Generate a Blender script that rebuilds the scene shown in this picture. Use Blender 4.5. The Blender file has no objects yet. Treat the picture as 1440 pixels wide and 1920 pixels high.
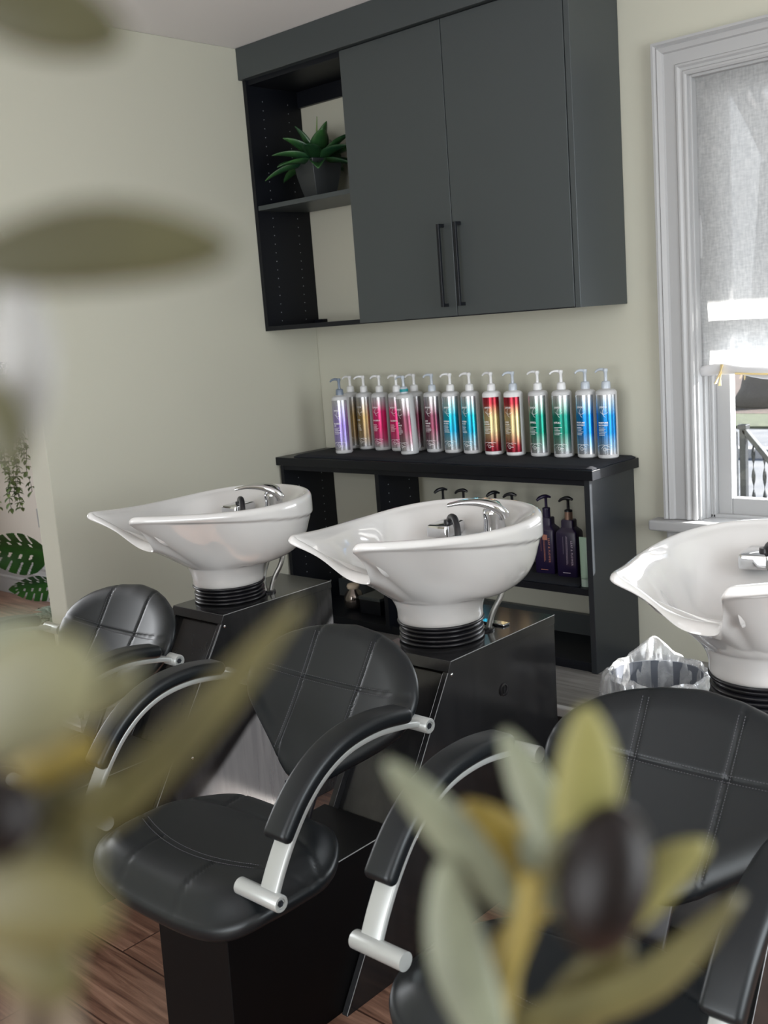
import bpy, bmesh, math, random
from mathutils import Vector, Matrix, noise
random.seed(7)
R = math.radians
sc = bpy.context.scene
C = bpy.data.collections.new('scene'); sc.collection.children.link(C)

# ------------------------------------------------------------------ camera
YAW, PITCH, ROLL = 2.32177759, -0.17703179, -0.07684899
fw = Vector((math.cos(YAW)*math.cos(PITCH), math.sin(YAW)*math.cos(PITCH), math.sin(PITCH)))
r0 = Vector((math.sin(YAW), -math.cos(YAW), 0)); u0 = r0.cross(fw)
rt = r0*math.cos(ROLL) + u0*math.sin(ROLL); up = -r0*math.sin(ROLL) + u0*math.cos(ROLL)
CAM = Vector((3.4904, -3.3863, 1.53))
cd = bpy.data.cameras.new('camera'); cam = bpy.data.objects.new('camera', cd); C.objects.link(cam)
M = Matrix((rt, up, -fw)).transposed().to_4x4(); M.translation = CAM; cam.matrix_world = M
cd.sensor_fit = 'HORIZONTAL'; cd.sensor_width = 36; cd.lens = 1985.06/1440*36
cd.clip_start = 0.02; cd.clip_end = 200
cd.dof.use_dof = True; cd.dof.focus_distance = 2.75; cd.dof.aperture_fstop = cd.lens/5.0; cd.dof.aperture_blades = 0
sc.camera = cam
# ------------------------------------------------------------------ world, sun, exposure
sc.view_settings.view_transform = 'Standard'; sc.view_settings.look = 'None'
sc.view_settings.gamma = 1; sc.view_settings.use_curve_mapping = False
sc.view_settings.exposure = 0.0
w = bpy.data.worlds.new('sky'); sc.world = w; w.use_nodes = True
wn = w.node_tree; wn.nodes.clear()
wo = wn.nodes.new('ShaderNodeOutputWorld'); bg = wn.nodes.new('ShaderNodeBackground')
tc = wn.nodes.new('ShaderNodeTexCoord'); sx = wn.nodes.new('ShaderNodeSeparateXYZ'); cr = wn.nodes.new('ShaderNodeValToRGB')
cr.color_ramp.elements[0].position = 0.0; cr.color_ramp.elements[0].color = (0.95, 0.98, 1.0, 1)
cr.color_ramp.elements[1].position = 0.7; cr.color_ramp.elements[1].color = (0.50, 0.68, 0.95, 1)
wn.links.new(tc.outputs['Generated'], sx.inputs[0]); wn.links.new(sx.outputs[2], cr.inputs[0])
wn.links.new(cr.outputs[0], bg.inputs[0]); bg.inputs[1].default_value = 1.5
wn.links.new(bg.outputs[0], wo.inputs[0])
SUN = Vector((0.9, 1.0, 0.635)).normalized()
sl = bpy.data.lights.new('sun', 'SUN'); sl.energy = 38.0; sl.angle = R(0.6); sl.color = (1.0, 0.955, 0.90)
so = bpy.data.objects.new('sun', sl); C.objects.link(so); so.rotation_euler = SUN.to_track_quat('Z', 'Y').to_euler(); so.location = (6, 7, 6)
def area(name, loc, direction, sx_, sy_, energy, col):
    l = bpy.data.lights.new(name, 'AREA'); l.shape = 'RECTANGLE'; l.size = sx_; l.size_y = sy_; l.energy = energy; l.color = col
    o = bpy.data.objects.new(name, l); C.objects.link(o); o.location = loc
    o.rotation_euler = Vector(direction).to_track_quat('-Z', 'Z').to_euler()
    return o
# daylight entering through the openings of the room
area('daylight_east', (5.12, -1.9, 1.5), (-1, 0, -0.05), 2.0, 1.7, 84, (0.93, 0.97, 1.0))
area('daylight_south', (2.6, -5.62, 1.55), (0, 1, -0.02), 3.0, 1.8, 112, (0.96, 0.98, 1.0))
area('daylight_window', (2.25, 0.2, 1.05), (0, -1, -0.1), 0.8, 0.45, 9, (0.92, 0.96, 1.0))
area('daylight_hall', (-3.1, -2.2, 1.5), (1, 0, 0), 1.4, 1.6, 60, (0.97, 0.98, 1.0))

# ------------------------------------------------------------------ materials
def mat(name, col=(0.8, 0.8, 0.8), rough=0.5, metal=0.0, **k):
    m = bpy.data.materials.new(name); m.use_nodes = True
    b = m.node_tree.nodes['Principled BSDF']
    b.inputs['Base Color'].default_value = (*col, 1); b.inputs['Roughness'].default_value = rough; b.inputs['Metallic'].default_value = metal
    for n, v in k.items():
        b.inputs[n.replace('_', ' ')].default_value = v
    return m
def nodes(m): return m.node_tree.nodes, m.node_tree.links, m.node_tree.nodes['Principled BSDF']
def add_bump(m, scale, strength, dist=0.002, detail=3, coords='Object', stretch=None):
    N, L, b = nodes(m); t = N.new('ShaderNodeTexCoord'); n = N.new('ShaderNodeTexNoise'); bp = N.new('ShaderNodeBump')
    n.inputs['Scale'].default_value = scale; n.inputs['Detail'].default_value = detail
    src = t.outputs[coords]
    if stretch:
        mp = N.new('ShaderNodeMapping'); mp.inputs['Scale'].default_value = stretch; L.new(src, mp.inputs[0]); src = mp.outputs[0]
    L.new(src, n.inputs['Vector']); L.new(n.outputs['Fac'], bp.inputs['Height'])
    bp.inputs['Strength'].default_value = strength; bp.inputs['Distance'].default_value = dist; L.new(bp.outputs[0], b.inputs['Normal'])
    return n
def add_vary(m, c1, c2, scale, detail=4, stretch=None, coords='Object', lo=0.35, hi=0.65):
    N, L, b = nodes(m); t = N.new('ShaderNodeTexCoord'); n = N.new('ShaderNodeTexNoise'); r = N.new('ShaderNodeValToRGB')
    n.inputs['Scale'].default_value = scale; n.inputs['Detail'].default_value = detail
    src = t.outputs[coords]
    if stretch:
        mp = N.new('ShaderNodeMapping'); mp.inputs['Scale'].default_value = stretch; L.new(src, mp.inputs[0]); src = mp.outputs[0]
    L.new(src, n.inputs['Vector']); L.new(n.outputs['Fac'], r.inputs[0])
    r.color_ramp.elements[0].position = lo; r.color_ramp.elements[0].color = (*c1, 1)
    r.color_ramp.elements[1].position = hi; r.color_ramp.elements[1].color = (*c2, 1)
    L.new(r.outputs[0], b.inputs['Base Color']); return r
M_wall = mat('painted_wall', (0.475, 0.472, 0.395), 0.75); add_bump(M_wall, 180, 0.08, 0.001)
M_hall = mat('hall_paint', (0.66, 0.62, 0.56), 0.7); add_bump(M_hall, 180, 0.08, 0.001)
M_ceil = mat('ceiling_paint', (0.80, 0.775, 0.77), 0.8); add_bump(M_ceil, 150, 0.08, 0.001)
M_trim = mat('white_trim', (0.37, 0.375, 0.38), 0.38); add_bump(M_trim, 60, 0.05, 0.001)
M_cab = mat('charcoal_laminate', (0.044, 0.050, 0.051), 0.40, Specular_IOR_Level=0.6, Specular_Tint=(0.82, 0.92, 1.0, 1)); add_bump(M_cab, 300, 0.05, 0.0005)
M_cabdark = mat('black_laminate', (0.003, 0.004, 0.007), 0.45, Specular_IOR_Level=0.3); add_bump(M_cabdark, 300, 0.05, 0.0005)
M_unit = mat('dark_navy_laminate', (0.0025, 0.0035, 0.006), 0.33, Specular_IOR_Level=0.35)
M_hole = mat('pin_hole', (0.35, 0.38, 0.42), 0.4)
M_cons = mat('black_console_laminate', (0.010, 0.010, 0.012), 0.16); add_bump(M_cons, 240, 0.03, 0.0005)
# wipe marks on the glossy console: dusty streaks in roughness and colour
N, L, b = nodes(M_cons); t = N.new('ShaderNodeTexCoord'); mp = N.new('ShaderNodeMapping'); mp.inputs['Scale'].default_value = (40, 40, 3.0)
n = N.new('ShaderNodeTexNoise'); n.inputs['Scale'].default_value = 1.0; n.inputs['Detail'].default_value = 5; n.inputs['Distortion'].default_value = 0.6
r = N.new('ShaderNodeValToRGB'); r.color_ramp.elements[0].position = 0.40; r.color_ramp.elements[0].color = (0.0165, 0.0170, 0.0185, 1)
r.color_ramp.elements[1].position = 0.80; r.color_ramp.elements[1].color = (0.0235, 0.0240, 0.0255, 1)
L.new(t.outputs['Object'], mp.inputs[0]); L.new(mp.outputs[0], n.inputs['Vector']); L.new(n.outputs['Fac'], r.inputs[0]); L.new(r.outputs[0], b.inputs['Base Color'])
M_riser = mat('riser_laminate', (0.003, 0.003, 0.0035), 0.42, Specular_IOR_Level=0.16)
M_edge = mat('console_edge', (0.35, 0.36, 0.37), 0.25, 0.3)
M_leather = mat('black_leather', (0.004, 0.0055, 0.007), 0.38, Specular_IOR_Level=0.42, Specular_Tint=(0.95, 0.99, 1.0, 1)); add_bump(M_leather, 420, 0.10, 0.0006)
M_pipe = mat('leather_seam', (0.006, 0.006, 0.008), 0.6)
M_thread = mat('grey_thread', (0.07, 0.07, 0.08), 0.7)
M_silver = mat('silver_paint', (0.42, 0.44, 0.43), 0.32, 0.35); add_bump(M_silver, 200, 0.06, 0.0006)
M_bolt = mat('dark_bolt', (0.12, 0.13, 0.15), 0.3, 0.9)
M_ceramic = mat('white_ceramic', (0.61, 0.605, 0.595), 0.06, Coat_Weight=0.6, Coat_Roughness=0.03)
M_chrome = mat('chrome', (0.66, 0.67, 0.69), 0.07, 1.0)
M_braid = mat('braided_steel', (0.42, 0.42, 0.40), 0.28, 1.0); add_bump(M_braid, 900, 0.6, 0.001)
M_rubber = mat('black_rubber', (0.010, 0.010, 0.013), 0.30)
M_handle = mat('black_handle', (0.012, 0.014, 0.018), 0.35, 0.4)
M_towel = mat('navy_black_towel', (0.003, 0.005, 0.010), 0.95); add_bump(M_towel, 500, 0.5, 0.002)
M_pot = mat('black_pot', (0.03, 0.034, 0.036), 0.4)
M_agave = mat('agave_leaf', (0.02, 0.08, 0.02), 0.34); add_vary(M_agave, (0.008, 0.038, 0.018), (0.035, 0.11, 0.03), 9, 3, (1, 1, 1))
M_white_pl = mat('white_plastic', (0.70, 0.71, 0.72), 0.3)
M_clear_pl = mat('frosted_plastic', (0.52, 0.53, 0.54), 0.28)
M_white_ink = mat('white_ink', (0.80, 0.80, 0.82), 0.5)
M_purple = mat('dark_purple_plastic', (0.016, 0.010, 0.040), 0.3)
M_blackpl = mat('black_plastic', (0.008, 0.009, 0.012), 0.3)
M_greenpl = mat('dark_green_plastic', (0.010, 0.035, 0.035), 0.3)
M_rose = mat('rose_gold_band', (0.40, 0.26, 0.20), 0.3, 0.7)
M_copperink = mat('copper_ink', (0.50, 0.22, 0.16), 0.4, 0.3)
M_tube = mat('tube_green_white', (0.35, 0.5, 0.4), 0.4)
M_bin = mat('grey_bin_plastic', (0.10, 0.11, 0.13), 0.4)
M_jar = mat('dark_metallic_glass', (0.25, 0.22, 0.20), 0.12, 0.9)
M_cream = mat('cream_lid', (0.6, 0.5, 0.38), 0.5)
M_plat = mat('sheen_grey_laminate_planks', (0.2, 0.19, 0.18), 0.38)  # plank grey has the overexposed sheen put into its base colour
M_mono = mat('monstera_leaf', (0.015, 0.09, 0.012), 0.3); add_vary(M_mono, (0.008, 0.05, 0.010), (0.03, 0.14, 0.02), 6)
M_ivy = mat('ivy_leaf', (0.06, 0.11, 0.03), 0.5); add_vary(M_ivy, (0.03, 0.07, 0.015), (0.20, 0.28, 0.09), 20)
M_grassy = mat('grey_green_leaf', (0.12, 0.17, 0.13), 0.5); add_vary(M_grassy, (0.04, 0.08, 0.05), (0.30, 0.36, 0.30), 30, 3, (1, 8, 1))
M_terra = mat('brown_pot', (0.10, 0.055, 0.03), 0.5)
M_iron = mat('black_iron', (0.02, 0.025, 0.03), 0.4, 0.5)
M_bark = mat('tree_bark', (0.07, 0.06, 0.055), 0.9); add_bump(M_bark, 9, 0.8, 0.03)
M_ground = mat('pale_concrete', (0.1, 0.11, 0.12), 0.85); add_vary(M_ground, (0.075, 0.085, 0.10), (0.13, 0.135, 0.14), 2)
M_mulch = mat('brown_mulch', (0.10, 0.06, 0.05), 0.95); add_vary(M_mulch, (0.018, 0.012, 0.010), (0.07, 0.045, 0.038), 9, 6)
M_grass = mat('lawn', (0.10, 0.15, 0.06), 0.95); add_vary(M_grass, (0.02, 0.03, 0.015), (0.06, 0.075, 0.04), 12, 5)
M_overhang = mat('overhang_white', (0.55, 0.55, 0.55), 0.7)
M_ribbon = mat('gold_ribbon', (0.70, 0.55, 0.26), 0.4)
# wood planks (boards run along x)
def planks(m, c_dark, c_mid, c_light, width, length, gap):
    N, L, b = nodes(m); t = N.new('ShaderNodeTexCoord')
    br = N.new('ShaderNodeTexBrick'); br.inputs['Scale'].default_value = 1.0; br.inputs['Brick Width'].default_value = length
    br.inputs['Row Height'].default_value = width; br.inputs['Mortar Size'].default_value = gap; br.inputs['Mortar Smooth'].default_value = 0.1
    br.inputs['Color1'].default_value = (0, 0, 0, 1); br.inputs['Color2'].default_value = (1, 1, 1, 1); br.inputs['Mortar'].default_value = (0.5, 0.5, 0.5, 1); br.offset = 0.37
    L.new(t.outputs['Object'], br.inputs['Vector'])
    mp = N.new('ShaderNodeMapping'); mp.inputs['Scale'].default_value = (2.2, 42, 1); L.new(t.outputs['Object'], mp.inputs[0])
    ad = N.new('ShaderNodeVectorMath'); ad.operation = 'ADD'; sc_ = N.new('ShaderNodeVectorMath'); sc_.operation = 'SCALE'; sc_.inputs[3].default_value = 13
    L.new(br.outputs['Color'], sc_.inputs[0]); L.new(mp.outputs[0], ad.inputs[0]); L.new(sc_.outputs[0], ad.inputs[1])
    n = N.new('ShaderNodeTexNoise'); n.inputs['Scale'].default_value = 1.0; n.inputs['Detail'].default_value = 6; n.inputs['Roughness'].default_value = 0.62; n.inputs['Distortion'].default_value = 0.9
    L.new(ad.outputs[0], n.inputs['Vector'])
    r = N.new('ShaderNodeValToRGB'); e = r.color_ramp.elements; e[0].position = 0.32; e[0].color = (*c_dark, 1); e[1].position = 0.70; e[1].color = (*c_light, 1)
    q = e.new(0.5); q.color = (*c_mid, 1); L.new(n.outputs['Fac'], r.inputs[0])
    hs = N.new('ShaderNodeHueSaturation'); mr = N.new('ShaderNodeMapRange'); mr.inputs[3].default_value = 0.72; mr.inputs[4].default_value = 1.25
    sp = N.new('ShaderNodeSeparateColor'); L.new(br.outputs['Color'], sp.inputs[0]); L.new(sp.outputs[0], mr.inputs[0]); L.new(mr.outputs[0], hs.inputs['Value']); L.new(r.outputs[0], hs.inputs['Color'])
    mx = N.new('ShaderNodeMix'); mx.data_type = 'RGBA'; mx.inputs['B'].default_value = (*[c*0.75 for c in c_dark], 1)
    L.new(br.outputs['Fac'], mx.inputs['Factor']); L.new(hs.outputs[0], mx.inputs['A']); L.new(mx.outputs['Result'], b.inputs['Base Color'])
    bp = N.new('ShaderNodeBump'); bp.inputs['Strength'].default_value = 0.15; bp.inputs['Distance'].default_value = 0.002; bp.invert = True
    L.new(br.outputs['Fac'], bp.inputs['Height']); L.new(bp.outputs[0], b.inputs['Normal'])
M_floor = mat('walnut_planks', (0.1, 0.05, 0.03), 0.33)
planks(M_floor, (0.070, 0.033, 0.022), (0.18, 0.096, 0.065), (0.33, 0.195, 0.135), 0.19, 1.25, 0.0025)
planks(M_plat, (0.12, 0.115, 0.11), (0.17, 0.165, 0.16), (0.23, 0.225, 0.22), 0.15, 0.9, 0.002)
# window glass: thin, mostly clear with a faint reflection
M_glass = bpy.data.materials.new('window_glass'); M_glass.use_nodes = True
N = M_glass.node_tree.nodes; L = M_glass.node_tree.links; N.clear()
o_ = N.new('ShaderNodeOutputMaterial'); mx = N.new('ShaderNodeMixShader'); tr = N.new('ShaderNodeBsdfTransparent'); gl = N.new('ShaderNodeBsdfGlossy'); gl.inputs['Roughness'].default_value = 0.02
mx.inputs[0].default_value = 0.05; L.new(tr.outputs[0], mx.inputs[1]); L.new(gl.outputs[0], mx.inputs[2]); L.new(mx.outputs[0], o_.inputs[0])
# sheer fabric shade
M_shade = bpy.data.materials.new('linen_shade'); M_shade.use_nodes = True
N = M_shade.node_tree.nodes; L = M_shade.node_tree.links; N.clear()
o_ = N.new('ShaderNodeOutputMaterial'); m1 = N.new('ShaderNodeMixShader'); m2 = N.new('ShaderNodeMixShader')
df = N.new('ShaderNodeBsdfDiffuse'); tl = N.new('ShaderNodeBsdfTranslucent'); tr = N.new('ShaderNodeBsdfTransparent')
t = N.new('ShaderNodeTexCoord'); mp = N.new('ShaderNodeMapping'); mp.inputs['Scale'].default_value = (30, 30, 95); nz = N.new('ShaderNodeTexNoise'); nz.inputs['Scale'].default_value = 1.6; nz.inputs['Detail'].default_value = 6
mp2 = N.new('ShaderNodeMapping'); mp2.inputs['Scale'].default_value = (120, 120, 22); nz2 = N.new('ShaderNodeTexNoise'); nz2.inputs['Scale'].default_value = 1.3; nz2.inputs['Detail'].default_value = 4
ml = N.new('ShaderNodeMath'); ml.operation = 'ADD'; rp = N.new('ShaderNodeValToRGB')
L.new(t.outputs['Object'], mp.inputs[0]); L.new(mp.outputs[0], nz.inputs['Vector']); L.new(t.outputs['Object'], mp2.inputs[0]); L.new(mp2.outputs[0], nz2.inputs['Vector'])
L.new(nz.outputs['Fac'], ml.inputs[0]); L.new(nz2.outputs['Fac'], ml.inputs[1]); hf = N.new('ShaderNodeMath'); hf.operation = 'MULTIPLY'; hf.inputs[1].default_value = 0.5; L.new(ml.outputs[0], hf.inputs[0]); L.new(hf.outputs[0], rp.inputs[0])
rp.color_ramp.elements[0].position = 0.35; rp.color_ramp.elements[0].color = (0.50, 0.51, 0.515, 1); rp.color_ramp.elements[1].position = 0.65; rp.color_ramp.elements[1].color = (0.70, 0.705, 0.70, 1)
L.new(rp.outputs[0], df.inputs[0]); L.new(rp.outputs[0], tl.inputs[0])
m1.inputs[0].default_value = 0.62; L.new(df.outputs[0], m1.inputs[1]); L.new(tl.outputs[0], m1.inputs[2])
m2.inputs[0].default_value = 0.10; L.new(m1.outputs[0], m2.inputs[1]); L.new(tr.outputs[0], m2.inputs[2]); L.new(m2.outputs[0], o_.inputs[0])
# thin plastic bag
M_bag = bpy.data.materials.new('clear_bag'); M_bag.use_nodes = True
N = M_bag.node_tree.nodes; L = M_bag.node_tree.links; N.clear()
o_ = N.new('ShaderNodeOutputMaterial'); m1 = N.new('ShaderNodeMixShader'); m2 = N.new('ShaderNodeMixShader')
df = N.new('ShaderNodeBsdfDiffuse'); df.inputs[0].default_value = (0.80, 0.82, 0.83, 1); gl = N.new('ShaderNodeBsdfGlossy'); gl.inputs['Roughness'].default_value = 0.18; tr = N.new('ShaderNodeBsdfTransparent')
nz = N.new('ShaderNodeTexNoise'); nz.inputs['Scale'].default_value = 14; nz.inputs['Detail'].default_value = 4; rp = N.new('ShaderNodeValToRGB')
rp.color_ramp.elements[0].position = 0.35; rp.color_ramp.elements[0].color = (0.76, 0.76, 0.76, 1); rp.color_ramp.elements[1].position = 0.75; rp.color_ramp.elements[1].color = (0.36, 0.36, 0.36, 1)
L.new(nz.outputs['Fac'], rp.inputs[0]); m1.inputs[0].default_value = 0.35; L.new(df.outputs[0], m1.inputs[1]); L.new(gl.outputs[0], m1.inputs[2])
L.new(rp.outputs[0], m2.inputs[0]); L.new(m1.outputs[0], m2.inputs[1]); L.new(tr.outputs[0], m2.inputs[2]); L.new(m2.outputs[0], o_.inputs[0])

# ------------------------------------------------------------------ helpers
def link(o): C.objects.link(o); return o
def obj(name, bm, m, parent=None, smooth=False, bevel=0, seg=2, auto=None, sub=0):
    me = bpy.data.meshes.new(name)
    bmesh.ops.recalc_face_normals(bm, faces=bm.faces)
    bm.to_mesh(me); bm.free()
    for mm in (m if isinstance(m, (list, tuple)) else [m]): me.materials.append(mm)
    o = link(bpy.data.objects.new(name, me))
    if smooth:
        for p in me.polygons: p.use_smooth = True
    if auto is not None:
        me.set_sharp_from_angle(angle=R(auto))
    if bevel:
        mo = o.modifiers.new('bevel', 'BEVEL'); mo.width = bevel; mo.segments = seg; mo.limit_method = 'ANGLE'; mo.angle_limit = R(40)
    if sub:
        mo = o.modifiers.new('sub', 'SUBSURF'); mo.levels = sub; mo.render_levels = sub
    if parent: o.parent = parent
    return o
def thing(name, label, cat, loc=(0, 0, 0), rz=0, group=None):
    o = link(bpy.data.objects.new(name, None)); o.location = loc; o.rotation_euler = (0, 0, rz); o.empty_display_size = 0.1
    o['label'] = label; o['category'] = cat
    if group: o['group'] = group
    return o
def tag(o, label, cat, group=None):
    o['label'] = label; o['category'] = cat
    if group: o['group'] = group
    return o
def struct(o): o['kind'] = 'structure'; return o
def box(bm, x0, x1, y0, y1, z0, z1, mi=0):
    v = [bm.verts.new((x, y, z)) for x in (x0, x1) for y in (y0, y1) for z in (z0, z1)]
    for f in ((0, 1, 3, 2), (4, 6, 7, 5), (0, 4, 5, 1), (2, 3, 7, 6), (0, 2, 6, 4), (1, 5, 7, 3)):
        bm.faces.new([v[i] for i in f]).material_index = mi
    return v
def B(*a):
    bm = bmesh.new(); box(bm, *a); return bm
def prism(bm, pts, a0, a1, axis='x'):
    """extrude a closed polygon; pts are (y,z) for axis x, (x,z) for axis y, (x,y) for axis z"""
    def P(p, a): return {'x': (a, p[0], p[1]), 'y': (p[0], a, p[1]), 'z': (p[0], p[1], a)}[axis]
    A = [bm.verts.new(P(p, a0)) for p in pts]; Bv = [bm.verts.new(P(p, a1)) for p in pts]; n = len(pts)
    bm.faces.new(A); bm.faces.new(Bv[::-1])
    for i in range(n): bm.faces.new((A[i], Bv[i], Bv[(i+1) % n], A[(i+1) % n]))
def lathe(bm, prof, n=32, cx=0, cy=0, cap=True, mi=0):
    rings = []
    for (r_, z) in prof:
        if r_ < 1e-6: rings.append([bm.verts.new((cx, cy, z))])
        else: rings.append([bm.verts.new((cx+r_*math.cos(2*math.pi*i/n), cy+r_*math.sin(2*math.pi*i/n), z)) for i in range(n)])
    for a, b_ in zip(rings, rings[1:]):
        for i in range(n):
            j = (i+1) % n
            if len(a) == 1 and len(b_) == 1: continue
            if len(a) == 1: f = bm.faces.new((a[0], b_[i], b_[j]))
            elif len(b_) == 1: f = bm.faces.new((a[i], a[j], b_[0]))
            else: f = bm.faces.new((a[i], a[j], b_[j], b_[i]))
            f.material_index = mi
    if cap:
        for rg in (rings[0], rings[-1]):
            if len(rg) > 2: bm.faces.new(rg).material_index = mi
def sweep(bm, path, section, up_=Vector((0, 0, 1)), closed=False, scale=None, cap=True, mi=0):
    """sweep a closed 2-D section [(a,b)] along a path; a along side, b along normal"""
    n = len(path); rings = []
    P = [Vector(p) for p in path]
    for i in range(n):
        if closed: T = P[(i+1) % n]-P[i-1]
        else: T = P[min(i+1, n-1)]-P[max(i-1, 0)]
        T.normalize(); S = T.cross(up_)
        if S.length < 1e-4: S = Vector((1, 0, 0))
        S.normalize(); Nn = S.cross(T).normalized(); s = scale[i] if scale else (1, 1)
        if not isinstance(s, tuple): s = (s, s)
        rings.append([bm.verts.new(P[i]+S*a*s[0]+Nn*b_*s[1]) for a, b_ in section])
    m_ = len(section)
    for i in range(n if closed else n-1):
        a, b_ = rings[i], rings[(i+1) % n]
        for j in range(m_): bm.faces.new((a[j], a[(j+1) % m_], b_[(j+1) % m_], b_[j])).material_index = mi
    if cap and not closed:
        bm.faces.new(rings[0]).material_index = mi; bm.faces.new(rings[-1][::-1]).material_index = mi
def circ(r_, n=12, e=1.0): return [(r_*math.cos(2*math.pi*i/n), r_*e*math.sin(2*math.pi*i/n)) for i in range(n)]
def rrect(a, b_, r_, n=4):
    out = []
    for cx, cy, s in ((a-r_, b_-r_, 0), (-a+r_, b_-r_, 90), (-a+r_, -b_+r_, 180), (a-r_, -b_+r_, 270)):
        for k in range(n+1):
            t_ = R(s+90*k/n); out.append((cx+r_*math.cos(t_), cy+r_*math.sin(t_)))
    return out
def catmull(pts, n, closed=False):
    P = [Vector(p) for p in pts]; m_ = len(P); out = []
    segs = m_ if closed else m_-1
    for i in range(segs):
        p0 = P[(i-1) % m_] if closed or i > 0 else P[0]*2-P[1]; p1 = P[i]; p2 = P[(i+1) % m_]
        p3 = P[(i+2) % m_] if closed or i+2 < m_ else P[-1]*2-P[-2]
        for k in range(n):
            t_ = k/n; out.append(0.5*((2*p1)+(p2-p0)*t_+(2*p0-5*p1+4*p2-p3)*t_*t_+(3*p1-p0-3*p2+p3)*t_**3))
    if not closed: out.append(P[-1].copy())
    return out
def interp(xs, ys, x):
    if x <= xs[0]: return ys[0]
    for i in range(len(xs)-1):
        if x <= xs[i+1]:
            t_ = (x-xs[i])/(xs[i+1]-xs[i]); return ys[i]+(ys[i+1]-ys[i])*t_
    return ys[-1]
def smooth(a, b_, x):
    t_ = max(0, min(1, (x-a)/(b_-a))); return t_*t_*(3-2*t_)
def text_verts(body, size, bold=0.0, spacing=1.0):
    cu = bpy.data.curves.new('t', 'FONT'); cu.body = body; cu.size = size; cu.align_x = 'CENTER'; cu.align_y = 'CENTER'; cu.offset = bold; cu.space_character = spacing; cu.resolution_u = 2
    o = bpy.data.objects.new('t', cu); sc.collection.objects.link(o)
    dg = bpy.context.evaluated_depsgraph_get(); me = bpy.data.meshes.new_from_object(o.evaluated_get(dg))
    V = [tuple(v.co) for v in me.vertices]; F = [tuple(p.vertices) for p in me.polygons]
    bpy.data.objects.remove(o); bpy.data.curves.remove(cu); bpy.data.meshes.remove(me)
    return V, F
def copy_tree(o, parent=None):
    c = link(o.copy()); c.parent = parent
    if parent is not None: c.matrix_parent_inverse = o.matrix_parent_inverse
    for ch in list(o.children): copy_tree(ch, c)
    return c

# ------------------------------------------------------------------ room shell
CEIL = 2.678
XR, YS, XH = 5.2, -5.7, -3.3          # right wall, south wall, hall end
def wall_with_holes(name, m, axis, a0, a1, c0, c1, z0, z1, holes):
    """axis 'x': the wall runs along x, thickness c0..c1 in y; holes are (lo,hi,zlo,zhi)"""
    bm = bmesh.new(); xs = sorted({a0, a1, *[h[0] for h in holes], *[h[1] for h in holes]}); zs = sorted({z0, z1, *[h[2] for h in holes], *[h[3] for h in holes]})
    for i in range(len(xs)-1):
        for j in range(len(zs)-1):
            mxv = (xs[i]+xs[i+1])/2; mz = (zs[j]+zs[j+1])/2
            if any(h[0] < mxv < h[1] and h[2] < mz < h[3] for h in holes): continue
            if axis == 'x': box(bm, xs[i], xs[i+1], c0, c1, zs[j], zs[j+1])
            else: box(bm, c0, c1, xs[i], xs[i+1], zs[j], zs[j+1])
    bmesh.ops.remove_doubles(bm, verts=bm.verts, dist=1e-5)
    seen = {}
    for f in list(bm.faces):
        k = tuple(sorted(v.index for v in f.verts))
    bm.verts.index_update(); dup = {}
    for f in list(bm.faces): dup.setdefault(tuple(sorted(v.index for v in f.verts)), []).append(f)
    kill = [f for fs in dup.values() if len(fs) > 1 for f in fs]
    bmesh.ops.delete(bm, geom=kill, context='FACES')
    return struct(obj(name, bm, m))
struct(obj('floor', B(XH, XR, YS, 0.0, -0.05, 0.0), M_floor))
struct(obj('ceiling', B(XH, XR, YS, 0.16, CEIL, CEIL+0.05), M_ceil))
WX0, WX1, WZ0, WZ1 = 1.825, 2.86, 0.765, 2.24
wall_with_holes('wall_back', M_wall, 'x', -0.12, XR, 0.0, 0.16, -0.05, CEIL, [(WX0, WX1, WZ0, WZ1)])
wall_with_holes('wall_right', M_wall, 'y', YS, 0.0, XR, XR+0.15, -0.05, CEIL, [(-3.0, -0.9, 0.75, 2.35)])
wall_with_holes('wall_front', M_wall, 'x', XH, XR, YS-0.15, YS, -0.05, CEIL, [(1.1, 2.5, 0.6, 2.4), (2.7, 4.1, 0.6, 2.4)])
wall_with_holes('wall_hall_end', M_hall, 'y', YS, -0.17, XH-0.15, XH, -0.05, CEIL, [(-3.0, -1.5, 0.7, 2.3)])
struct(obj('wall_hall_back', B(XH, -0.12, -0.17, 0.0, -0.05, CEIL), M_hall))
# left wall with the arched opening (y -2.61..-1.41)
bm = bmesh.new(); yc, hw, zsp, hh = -2.01, 0.60, 1.66, 0.62
arch = [(yc+hw*math.cos(t_), zsp+hh*math.sin(t_)) for t_ in [math.pi*i/40 for i in range(41)]]
poly = [(0.0, -0.05), (0.0, CEIL), (YS, CEIL), (YS, -0.05), (yc-hw, -0.05)] + arch[::-1] + [(yc+hw, -0.05)]
prism(bm, poly, -0.12, 0.0, 'x')
o = struct(obj('wall_left', bm, M_wall, bevel=0.004, seg=2))
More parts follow.
